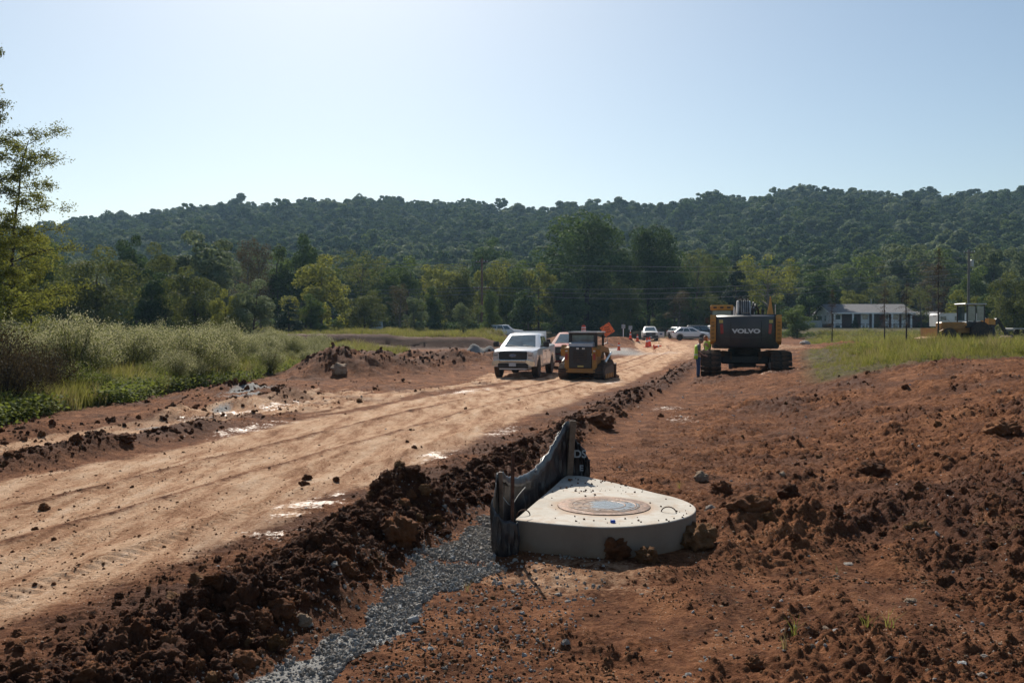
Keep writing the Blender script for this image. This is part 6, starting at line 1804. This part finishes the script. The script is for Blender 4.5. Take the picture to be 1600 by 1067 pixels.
def house():
    D0 = 150.0; x0 = px2x(1302, D0); x1 = px2x(1424, D0); z0 = hz((x0 + x1) / 2, D0) - .1
    base = 1.75; z0 = min(z0, base); ez = py2z(488, D0); rz_ = 6.0; dp = 7.2
    o = empty('house', (x0, D0, 0), 0, 'long two storey house with white columns and a grey roof', 'house')
    W = x1 - x0
    MB().box((W / 2, dp / 2 + .9, (z0 + ez) / 2 - .2), (W, dp, ez - z0 + .4), 0).build('wall', 'brick_dark', o)
    # gable end in white lap siding: courses proud of each other
    g = []
    def gw(z): return dp / 2 if z < ez else dp / 2 * max(0.0, 1 - (z - ez) / (rz_ - ez))
    k = 0; z = base + .9
    me = None
    while z < rz_ - .25:
        w = gw(z + .1); m = MB(); m.prism([(-w, 0), (w, 0), (gw(z + .22) , .22), (-gw(z + .22), .22)], 0, .05, 'x')
        s = m.build('siding_board', 'siding_white', o); s.location = (-.055 , .9 + dp / 2, z); k += 1; z += .22
    for y in (2.6, 4.6):
        w = MB(); w.box((-.10, .9 + y, 3.6), (.06, .75, 1.05), .02); wo = w.build('window', 'trim_white', o); MB().box((-.14, .9 + y, 3.6), (.03, .6, .9), .005).build('pane', 'glass', wo)
    # roof: two pitched slabs
    oh = .55
    r = MB(); r.prism([(-oh * 0 - .35, ez - .08), (.9 + dp / 2, rz_), (.9 + dp + .5, ez - .08), (.9 + dp + .5, ez - .22), (.9 + dp / 2, rz_ - .16), (-.35, ez - .22)], -oh, W + oh, 'x')
    RF = r.build('roof', 'roof_grey', o)
    f = MB(); f.box((W / 2, -.37, ez - .16), (W + 2 * oh, .05, .20), .01); f.build('fascia', 'trim_white', RF)
    b = MB(); b.prism([(-.36, ez - .22), (.9 + dp / 2, rz_ - .15), (.9 + dp + .5, ez - .22), (.9 + dp + .5, ez - .42), (.9 + dp / 2, rz_ - .36), (-.36, ez - .42)], -oh - .03, -oh + .0, 'x'); b.build('bargeboard', 'trim_white', RF)
    MB().tube([(W * .62, 4.5, rz_ - .3), (W * .62, 4.5, rz_ + .9)], .06, 8).build('vent_pipe', 'galvanised', RF)
    for px in (1302, 1332, 1363, 1393, 1423):
        x = (px - 1302) / F * D0; MB().box((min(max(x, .12), W - .12), -.15, (base + ez) / 2 - .2), (.26, .26, ez - base + .25), .02).build('column', 'trim_white', o)
    for (a, b_) in ((1305, 1318), (1348, 1361), (1385, 1392), (1397, 1408), (1412, 1421)):
        xa, xb = (a - 1302) / F * D0, (b_ - 1302) / F * D0
        p = MB(); p.box(((xa + xb) / 2, .87, 3.55), (xb - xa, .06, 1.9), 0); P_ = p.build('siding_panel', 'siding_white', o)
        w = MB(); w.box(((xa + xb) / 2, .82, 3.75), (min(1.0, xb - xa - .2), .06, .85), .01); wo = w.build('window', 'trim_white', o); MB().box(((xa + xb) / 2, .78, 3.75), (min(.85, xb - xa - .3), .03, .72), .004).build('pane', 'glass', wo)
        w = MB(); w.box(((xa + xb) / 2, .85, 2.1), (xb - xa, .05, .75), 0); wo = w.build('window', 'trim_white', o); MB().box(((xa + xb) / 2, .81, 2.1), ((xb - xa) * .6, .03, .55), .004).build('pane', 'glass', wo)
        MB().box(((xa + xb) / 2, .83, 2.56), (xb - xa + .1, .10, .12), .01).build('dark_band', 'brick_dark', o)
    MB().box(((1355 - 1302) / F * D0, .80, 2.2), (.25, .06, 1.1), .01).build('door', 'trim_white', o)
    # low wing at the right
    wr = MB(); wr.box((W + 3.0, 4.0, 2.8), (6.0, 5.0, 2.6), 0); wr.build('wing_wall', 'brick_dark', o)
    wr = MB(); wr.prism([(1.2, 4.15), (4, 4.75), (6.8, 4.15), (6.8, 4.0), (1.2, 4.0)], W + .56, W + 6.3, 'x'); wr.build('wing_roof', 'roof_grey', o)
    MB().box((W + 3.3, 1.22, 4.06), (5.6, .06, .14), 0).build('gutter', 'trim_white', o)
    fn = empty('white_fence', (px2x(1262, 150), 150, 0), 0, 'low pale fence left of the house', 'fence')
    zb = hz(px2x(1262, 150), 150)
    for k in range(22): MB().box(((k - 10.5) * .22, 0, zb + .6), (.19, .03, 1.15), .004).build('board', 'fence_grey', fn)
    MB().box((0, .05, zb + 1.0), (4.9, .05, .09), 0).build('rail', 'fence_grey', fn)
house()

def shed():
    D = 112; x = px2x(588, D); z = hz(x, D) + .05
    o = empty('shed', (x, D, z), 0.25, 'small pale blue white shed roof in the meadow by the trees', 'shed')
    MB().box((0, .5, .35), (1.3, 1.0, .8), .01).build('wall', 'brick_dark', o)
    MB().prism([(-.25, .30), (.5, 1.25), (.5, 1.18), (-.22, .24)], -.82, .82, 'x').build('roof', 'shed_blue', o)
    MB().prism([(1.25, .30), (.5, 1.24), (.5, 1.17), (1.22, .24)], -.82, .82, 'x').build('roof', 'shed_blue', o)
shed()
for px, lab in ((562, 'tiny dark conifer left of the pale shed'), (601, 'tiny dark conifer right of the pale shed')):
    place_tree(LIB['cedar'][0], px2x(px, 119), 119, lab, s=1.5, sz=1.6, name='cedar_tree')
for px, D, w, t in ((1336, 147, 2.0, 500), (1371, 147, 2.4, 498)):
    x = px2x(px, D); place_tree(LIB['cedar'][0], x, D, 'dark conical shrub before the %s of the house front' % ('left half' if px < 1350 else 'middle'), cat='shrub', s=2.2, sz=1.9, name='cedar_shrub')

def camper():
    D = 97; x = px2x(1497, D); z = hz(x, D)
    z = py2z(518, D)
    o = empty('camper', (x, D, z), 0, 'white camper trailer behind the yellow backhoe', 'trailer')
    b = MB(); b.prism([(-2.55, .55), (-2.6, 1.7), (-2.45, 1.95), (1.3, 1.95), (2.1, 1.65), (2.75, 1.15), (2.7, .75), (2.3, .5)], -1.1, 1.1, 'y'); b.build('body', 'white_paint_dusty', o)
    for xx in (-2.1, -.6, .9): w = MB().box((xx, -1.11, 1.40), (.6, .03, .42), .01).build('window', 'glass', o)
    MB().box((.15, -1.11, 1.2), (.55, .03, 1.25), .01).build('door', 'white_paint', o)
    for xx in (-.5, .25):
        wheel(o, xx, -1.0, .3, .2, 5, False)
    MB().tube([(2.5, 0, .5), (3.4, 0, .45)], .05, 6).build('drawbar', 'machine_black', o)
    MB().box((0, 0, .50), (4.6, 2.0, .10), .01).build('chassis', 'machine_black', o)
camper()
def flat_trailer():
    D = 92; x = px2x(1594, D); z = py2z(523, D)
    o = empty('flat_trailer', (x, D, z), 0, 'pale flat bed trailer cut by the right edge of the photo', 'trailer')
    MB().box((0, 0, .62), (2.4, 1.8, .08), .01).build('deck', 'white_paint_dusty', o)
    for xx in (-1.1, 1.1): MB().box((xx, 0, .5), (.08, 1.7, .16), .01).build('crossbar', 'galvanised', o)
    for y in (-.85, .85): wheel(o, .1, y, .28, .18, 5, False)
flat_trailer()

# ------------------------------------------------------------------ poles and wires
def pole(px, D, top, mat, r, label, arms=(), tf=False, base=None):
    x = px2x(px, D); z = hz(x, D) if base is None else base; H = py2z(top, D) - z
    o = empty('utility_pole', (x, D, z), 0, label, 'utility pole')
    MB().tube([(0, 0, -.3), (0, 0, H)], [r, r * .68], 10).build('pole', mat, o)
    for h, L in arms:
        a = MB().box((0, -.12, H - h), (L, .10, .12), .01).build('crossarm', mat, o)
        for k in (-1, -.45, .45, 1): MB().disc((k * L * .46, -.12, H - h + .06), 'z', [(.01, 0), (.05, 0), (.055, .08), (.03, .15), (.005, .17)], 8).build('insulator', 'galvanised', a)
    if tf: MB().disc((.36, -.05, H - 2.1), 'z', [(.02, 0), (.20, 0), (.20, .75), (.12, .82), (.01, .83)], 14).build('transformer', 'galvanised', o)
    return o, H
pole(753, 128, 404, 'pole_brown', .20, 'brown wooden utility pole in front of the yellow topped trees', ((.5, 1.6), (4.2, 2.4)))
pole(747, 127, 492, 'pole_grey', .07, 'thin grey stub post beside the foot of the brown pole')
pole(1513, 112, 390, 'pole_grey', .19, 'tall grey utility pole rising behind the backhoe', ((.4, 1.4),), True)
pole(1562, 118, 434, 'pole_grey', .13, 'shorter thin grey pole near the right edge')
def wires():
    o = empty('power_line', (0, 128, 0), 0, 'thin overhead power lines crossing in front of the trees', 'power line')
    A = px2x(753, 128)
    for k, (zr, dz) in enumerate(((410, 0), (414, 0), (449, 0), (453, 0), (459, 1))):
        z = py2z(zr, 128)
        for (xb, yb, zb_) in ((px2x(-250, 140), 140, py2z(zr - 12, 140)), (px2x(1513, 112), 112, py2z(402 + k * 8, 112))):
            pts = []
            for t in np.linspace(0, 1, 22):
                pts.append((A + (xb - A) * t, (yb - 128) * t - .12 + (k % 2) * .5, z + (zb_ - z) * t - 4 * (.9 + .15 * k) * t * (1 - t)))
            MB().tube(pts, .022, 4, False).build('wire', 'wire', o)
wires()

# ------------------------------------------------------------------ signs, drums, cones, stone pile
def sign():
    D = 100; x = px2x(949, D); zc = py2z(515, D); zg = hz(x, D)
    o = empty('roadwork_sign', (x, D, zg), 0, 'orange diamond roadwork sign on a stand behind the track loader', 'sign')
    h = zc - zg
    p = MB(); s = .70
    p.box((0, 0, 0), (s * 1.72, .02, s * 1.72), .03 if False else .008, (0, R(45 + 12), 0)); P = p.build('panel', 'orange_sheet', o); P.location = (0, 0, h)
    b = MB()
    a = R(12)
    for k in range(4):
        an = R(45) * (2 * k + 1) + a
        b.box((math.cos(an) * s * .80, -.012, math.sin(an) * s * .80), (s * 1.60, .006, .03), 0, (0, -an + R(90), 0))
    # border lies just inside the rim
    Bq = b.build('border', 'black_print', P)
    for k, wd in enumerate(('ROAD', 'WORK', 'AHEAD')):
        zz = .25 - .25 * k
        text_mesh('lettering', wd, .20, 'black_print', P, (zz * math.sin(a) * -1, -.014, zz), (R(90), a * 0 - a, 0), .001, bold=.004)
    f = MB(); f.tube([(0, .05, h - .9), (0, .05, .1)], .025, 6)
    for dx in (-.7, .7): f.tube([(0, .05, .35), (dx, .4, 0)], .02, 6); f.tube([(0, .05, .35), (dx, -.3, 0)], .02, 6)
    f.build('stand', 'galvanised', o)
sign()
def drum(px, D, label):
    x = px2x(px, D); o = empty('traffic_drum', (x, D, hz(x, D)), 0, label, 'traffic drum')
    MB().disc((0, 0, 0), 'z', [(.38, 0), (.38, .08), (.30, .10), (.29, .35), (.27, .6), (.25, .9), (.22, 1.0), (.02, 1.0)], 18).build('body', 'orange_plastic', o)
    for z in (.38, .68): MB().disc((0, 0, z), 'z', [(.292, 0), (.285, .14)], 18).build('band', 'white_band', o)
    MB().tube([(-.1, 0, 1.0), (-.1, 0, 1.1), (.1, 0, 1.1), (.1, 0, 1.0)], .02, 6).build('handle', 'orange_plastic', o)
drum(912, 112, 'orange and white traffic drum standing just above the roof of the track loader')
def cone(px, py, label, grp=None, s=1.0, fallen=False):
    D = hit(px, py); x = px2x(px, D)
    o = empty('traffic_cone', (x, D, hz(x, D)), px * .7, label, 'traffic cone', sc=s)
    MB().box((0, 0, .025), (.40, .40, .05), .02).build('base', 'black_plastic' if False else 'orange_plastic', o)
    MB().disc((0, 0, .05), 'z', [(.15, 0), (.055, .62), (.03, .68), (.02, .68)], 16).build('cone', 'orange_plastic', o)
    MB().disc((0, 0, .40), 'z', [(.104, 0), (.083, .12)], 16).build('band', 'white_band', o)
    if fallen: o.rotation_euler = (R(80), 0, 1.0); o.location.z += .2
cone(996, 534, 'orange cone left of the white pickup with the open door', s=1.1)
cone(1011, 543, 'left orange cone of the close pair in front of the open door pickup', s=1.25)
cone(1015, 542, 'right orange cone of the close pair in front of the open door pickup', s=1.25)
cone(1022, 546, 'orange cone lying over just right of the close pair', s=1.0, fallen=True)
cone(967, 548, 'nearest orange cone standing alone beside the track loader', s=1.0)
cone(985, 531, 'orange cone on the far dirt ridge by the small white sign', s=1.1)
def small_sign(px, D, top, label):
    x = px2x(px, D); z = hz(x, D); o = empty('small_sign', (x, D, z), .2, label, 'sign'); H = py2z(top, D) - z
    MB().box((0, .02, H / 2), (.09, .05, H), .005).build('post', 'trim_white', o)
    MB().box((0, 0, H - .25), (.5, .02, .5), .01, (0, R(0), 0)).build('panel', 'fence_grey', o)
small_sign(974, 112, 507, 'small pale sign on a white post behind the orange diamond')
small_sign(985, 116, 509, 'second small grey sign right of the white post')
def stone_pile():
    D = 69; x = px2x(751, D)
    rg = np.random.default_rng(2)
    n = 60; xs = np.linspace(-1.9, 1.9, n); ys = np.linspace(-1.6, 1.6, 50)
    X, Y = np.meshgrid(xs, ys)
    Z = 1.05 * np.exp(-((X + .5) / .72) ** 2 - (Y / .9) ** 2) + .82 * np.exp(-((X - .75) / .55) ** 2 - (Y / .8) ** 2) + .08 * (fbm(X * 4, Y * 4, 7, 4) - .5) - .12
    idx = np.arange(X.size).reshape(X.shape); q = np.stack([idx[:-1, :-1], idx[:-1, 1:], idx[1:, 1:], idx[1:, :-1]], -1).reshape(-1, 4)
    me = fast_mesh('gravel_pile', np.stack([X, Y, Z], -1).reshape(-1, 3), q, ['grey_dust'], smooth=True)
    o = bpy.data.objects.new('gravel_pile', me); COL.objects.link(o); o.location = (x, D, hz(x, D) - .05)
    tag(o, 'pale grey double peaked gravel pile left of the white pickup', 'gravel pile')
stone_pile()
for px, D, s, lab in ((1572, 62, .55, 'large pale tan boulder right of the backhoe'), (1584, 61, .38, 'smaller tan boulder at the right end of the backhoe rocks'), (1258, 62, .40, 'whitish stone on the dug soil right of the excavator')):
    x = px2x(px, D); me = lump_mesh('boulder', 90 + int(px) % 7, 'stone_white' if px == 1258 else 'stone_tan', 4, .3, .7)
    o = bpy.data.objects.new('boulder', me); COL.objects.link(o); o.location = (x, D, hz(x, D) + s * .5 + (.3 if px > 1300 else 0)); o.scale = (s * 1.8, s * 1.2, s * 1.2); tag(o, lab, 'boulder')

# small plants and sticks in the foreground
SP = [tuft_mesh('blades', 600 + k, 9, .13, .03, .005, 'grass_green' if k else 'grass_dry', .9) for k in range(3)]
for (px, py, s, k, lab) in ((1243, 1008, 1.0, 1, 'largest grass sprig on the bare soil at the bottom right'), (1357, 992, .7, 2, 'bright green sprig right of the largest grass sprig'), (1392, 995, .8, 1, 'grass sprig nearest the stick at the bottom right'), (1228, 1028, .8, 0, 'dry straw sprig below the largest grass sprig'),
                        (1062, 775, .6, 2, 'tiny lime green sprig behind the slab'), (730, 928, .6, 0, 'small yellow straw at the edge of the gravel'), (1310, 902, .5, 0, 'dry straw blade on bare soil right of the slab')):
    D = hit(px, py); x = px2x(px, D)
    o = bpy.data.objects.new('grass_sprig', SP[k]); COL.objects.link(o); o.location = (x, D, hz(x, D, True)); o.scale = (s * 1.3,) * 3; o.rotation_euler = (0, 0, px); tag(o, lab, 'grass sprig')
for (px, py, ln, a, lab) in ((1400, 1045, .16, .5, 'bent grey stick lying at the bottom right'), (1258, 1022, .14, -.8, 'thin twig beside the largest grass sprig'), (620, 1052, .13, .05, 'short dark twig near the bottom edge')):
    D = hit(px, py); x = px2x(px, D)
    m = MB(); m.tube([(-ln / 2, 0, .01), (-ln * .1, .01, .02), (ln * .2, -.01, .015), (ln / 2, .02, .03)], [.004, .005, .004, .002], 5); o = m.build('stick', 'bark_pale'); o.location = (x, D, hz(x, D, True)); o.rotation_euler = (0, 0, a); tag(o, lab, 'stick')

# ------------------------------------------------------------------ people
plain('skin', (0.42, 0.22, 0.15), .6, var=.08)
plain('hair_grey', (0.16, 0.12, 0.10), .9)
plain('shirt_grey', (0.13, 0.13, 0.145), .9, var=.12)
plain('jeans', (0.045, 0.075, 0.15), .9, var=.2)
plain('vest_lime', (0.42, 0.62, 0.05), .7, var=.08)
plain('boot', (0.06, 0.035, 0.022), .8)
plain('reflective', (0.6, 0.6, 0.58), .4)
def skin_obj(name, nodes, edges, mat, parent, root=0, sub=2):
    """nodes: (x,y,z,rx,ry)"""
    me = bpy.data.meshes.new(name); me.from_pydata([n[:3] for n in nodes], edges, []); me.materials.append(MATS[mat])
    o = bpy.data.objects.new(name, me); COL.objects.link(o); o.parent = parent
    sm = o.modifiers.new('skin', 'SKIN'); sm.use_smooth_shade = True
    for i, n in enumerate(nodes):
        me.skin_vertices[0].data[i].radius = (n[3], n[4] if len(n) > 4 else n[3]); me.skin_vertices[0].data[i].use_root = (i == root)
    sb = o.modifiers.new('sub', 'SUBSURF'); sb.levels = sub; sb.render_levels = sub
    return o
def person(px, D, z, face, label, hv_shirt=False, s=1.0):
    """x forward; standing, head bent down, hands together in front"""
    x = px2x(px, D); o = empty('person', (x, D, z), face, label, 'person', sc=s)
    B = [(0, 0, .96, .11, .15), (0, 0, 1.12, .10, .14), (.01, 0, 1.30, .11, .16), (.02, 0, 1.43, .09, .13), (.05, 0, 1.50, .055), (.085, 0, 1.56, .055),   # 5 neck
         (.0, .10, .90, .085), (.01, .11, .50, .058), (-.01, .11, .10, .04), (.02, .11, .05, .04), (.16, .12, .03, .035),
         (.0, -.10, .90, .085), (.02, -.11, .50, .058), (.0, -.11, .10, .04), (.03, -.11, .05, .04), (.17, -.12, .03, .035),
         (.02, .20, 1.42, .05), (.02, .245, 1.16, .04), (.20, .16, 1.02, .032), (.26, .10, 1.00, .028),
         (.02, -.20, 1.42, .05), (.02, -.245, 1.16, .04), (.20, -.15, 1.03, .032), (.26, -.09, 1.01, .028)]
    E = [(0, 1), (1, 2), (2, 3), (3, 4), (4, 5), (0, 6), (6, 7), (7, 8), (8, 9), (9, 10), (0, 11), (11, 12), (12, 13), (13, 14), (14, 15), (3, 16), (16, 17), (17, 18), (18, 19), (3, 20), (20, 21), (21, 22), (22, 23)]
    for sd, wi in ((1, 19), (-1, 23)):
        w = B[wi]; pal = len(B); B.append((w[0] + .045, w[1] - sd * .015, w[2] - .01, .026, .036)); E.append((wi, pal))
        for f in range(4):
            a = len(B); ln = (.036, .042, .040, .032)[f]; off = (f - 1.5) * .018
            B += [(w[0] + .085, w[1] - sd * .02, w[2] - .012 + off, .0085), (w[0] + .085 + ln, w[1] - sd * .03, w[2] - .02 + off, .0078), (w[0] + .075 + ln, w[1] - sd * .05, w[2] - .035 + off, .007)]
            E += [(pal, a), (a, a + 1), (a + 1, a + 2)]
        a = len(B); B += [(w[0] + .03, w[1] - sd * .01, w[2] + .035, .011), (w[0] + .06, w[1] - sd * .03, w[2] + .05, .009)]; E += [(pal, a), (a, a + 1)]
    skin_obj('body', B, E, 'skin', o)
    # head: one shaped surface, bent forward
    bm = bmesh.new(); bmesh.ops.create_uvsphere(bm, u_segments=24, v_segments=18, radius=.5)
    for v in bm.verts:
        p = v.co; xx, yy, zz = p.x, p.y, p.z
        sx = .205 * (1 + .10 * (zz > 0)); sy = .158 * (1 - .22 * max(0, -zz * 2)); szz = .238
        q = Vector((xx * sx, yy * sy, zz * szz))
        if xx > .25: 
            q.x += .022 * math.exp(-((yy) / .10) ** 2 - ((zz + .05) / .13) ** 2)      # nose
            q.x -= .010 * (math.exp(-((abs(yy) - .18) / .08) ** 2 - ((zz - .03) / .07) ** 2))   # eye sockets
            q.x += .006 * math.exp(-(yy / .16) ** 2 - ((zz + .24) / .04) ** 2)     # lips
            q.x += .006 * math.exp(-(yy / .14) ** 2 - ((zz + .40) / .07) ** 2)     # chin
        v.co = q
    hm = bpy.data.meshes.new('head'); bm.to_mesh(hm); bm.free(); hm.materials.append(MATS['skin']); hm.polygons.foreach_set('use_smooth', [True] * len(hm.polygons))
    h = bpy.data.objects.new('head', hm); COL.objects.link(h); h.parent = o; h.location = (.115, 0, 1.635); h.rotation_euler = (0, R(38), 0)
    for sd in (1, -1):
        e = MB(); e.disc((.078, sd * .030, .012), 'x', [(.002, .012), (.009, .008), (.011, 0)], 8); e.build('eye', 'letter_white', h)
        e = MB(); e.box((0, sd * .081, .0), (.035, .016, .055), .007, (0, 0, sd * .3)); e.build('ear', 'skin', h)
    hr = MB(); secs = []
    for zz, rr in ((-.02, 1.03), (.03, 1.04), (.075, .92), (.10, .66), (.117, .3)):
        secs.append([(math.cos(a) * .104 * rr - .012, math.sin(a) * .083 * rr, zz) for a in np.linspace(R(62), R(298), 13)] )
    hr.loft(secs, cap=False, closed=False); hh = hr.build('hair', 'hair_grey', h, smooth=True); sm = hh.modifiers.new('t', 'SOLIDIFY'); sm.thickness = .012
    shirt = 'vest_lime' if hv_shirt else 'shirt_grey'
    skin_obj('shirt', [(0, 0, .92, .125, .165), (0, 0, 1.12, .12, .158), (.01, 0, 1.30, .125, .172), (.02, 0, 1.43, .10, .14), (.04, 0, 1.485, .068), (.02, .205, 1.415, .066), (.02, .245, 1.20, .058), (.02, -.205, 1.415, .066), (.02, -.245, 1.20, .058)],
             [(0, 1), (1, 2), (2, 3), (3, 4), (3, 5), (5, 6), (3, 7), (7, 8)], shirt, o)
    skin_obj('jeans', [(0, 0, 1.0, .125, .16), (0, 0, .92, .125, .155), (.0, .10, .84, .10), (.01, .11, .50, .078), (-.01, .11, .10, .066), (.0, -.10, .84, .10), (.02, -.11, .50, .078), (.0, -.11, .10, .066)],
             [(0, 1), (1, 2), (2, 3), (3, 4), (1, 5), (5, 6), (6, 7)], 'jeans', o)
    for sd in (1, -1):
        skin_obj('boot', [(-.02, sd * .112, .16, .058), (-.01, sd * .112, .06, .055), (.09, sd * .118, .045, .048), (.19, sd * .122, .04, .04)], [(0, 1), (1, 2), (2, 3)], 'boot', o)
    if not hv_shirt:
        # open vest hanging off the back
        v = MB(); secs = []
        for z_, rr, bk in ((.86, 1.0, .17), (1.0, 1.0, .16), (1.2, .98, .145), (1.35, 1.0, .145), (1.46, .8, .12)):
            secs.append([(math.cos(a) * bk * 1.08 + .0, math.sin(a) * .205 * rr, z_) for a in np.linspace(R(100), R(260), 13)])
        v.loft(secs, cap=False, closed=False); vo = v.build('vest', 'vest_lime', o, smooth=True); sm = vo.modifiers.new('t', 'SOLIDIFY'); sm.thickness = .012
        st = MB(); st.loft([[(math.cos(a) * .178, math.sin(a) * .212, z_) for a in np.linspace(R(102), R(258), 13)] for z_ in (1.02, 1.07)], cap=False, closed=False); s2 = st.build('stripe', 'reflective', vo); sm = s2.modifiers.new('t', 'SOLIDIFY'); sm.thickness = .006
    return o
zf = hz(px2x(1092, 36.6), 36.6)
person(1091, 36.6, min(zf, .05) , R(-8), 'man in grey shirt, jeans and lime vest looking down beside the excavator track', s=.94)
person(1106, 39.2, hz(px2x(1106, 39.2), 39.2), R(200), 'worker in lime safety shirt bending behind the excavator track', True, s=.95)
print('misc', time.time() - T0)

# ------------------------------------------------------------------ air
def haze():
    m = bpy.data.materials.new('haze'); m.use_nodes = True; nt = m.node_tree
    for n in list(nt.nodes):
        if n.type != 'OUTPUT_MATERIAL': nt.nodes.remove(n)
    v = nt.nodes.new('ShaderNodeVolumePrincipled')
    v.inputs['Color'].default_value = (0.46, 0.72, 1.0, 1)
    v.inputs['Density'].default_value = HAZE
    v.inputs['Anisotropy'].default_value = 0.35
    nt.links.new(v.outputs[0], nt.nodes['Material Output'].inputs['Volume'])
    MATS['haze'] = m
    b = MB(); b.box((0, 480, 55), (2600, 1300, 150), 0)
    o = b.build('haze', 'haze'); tag(o, None, None, None, 'stuff'); o['label'] = 'thin blue haze lying over the whole valley'
HAZE = 0.00016
haze()
print('done', time.time() - T0)
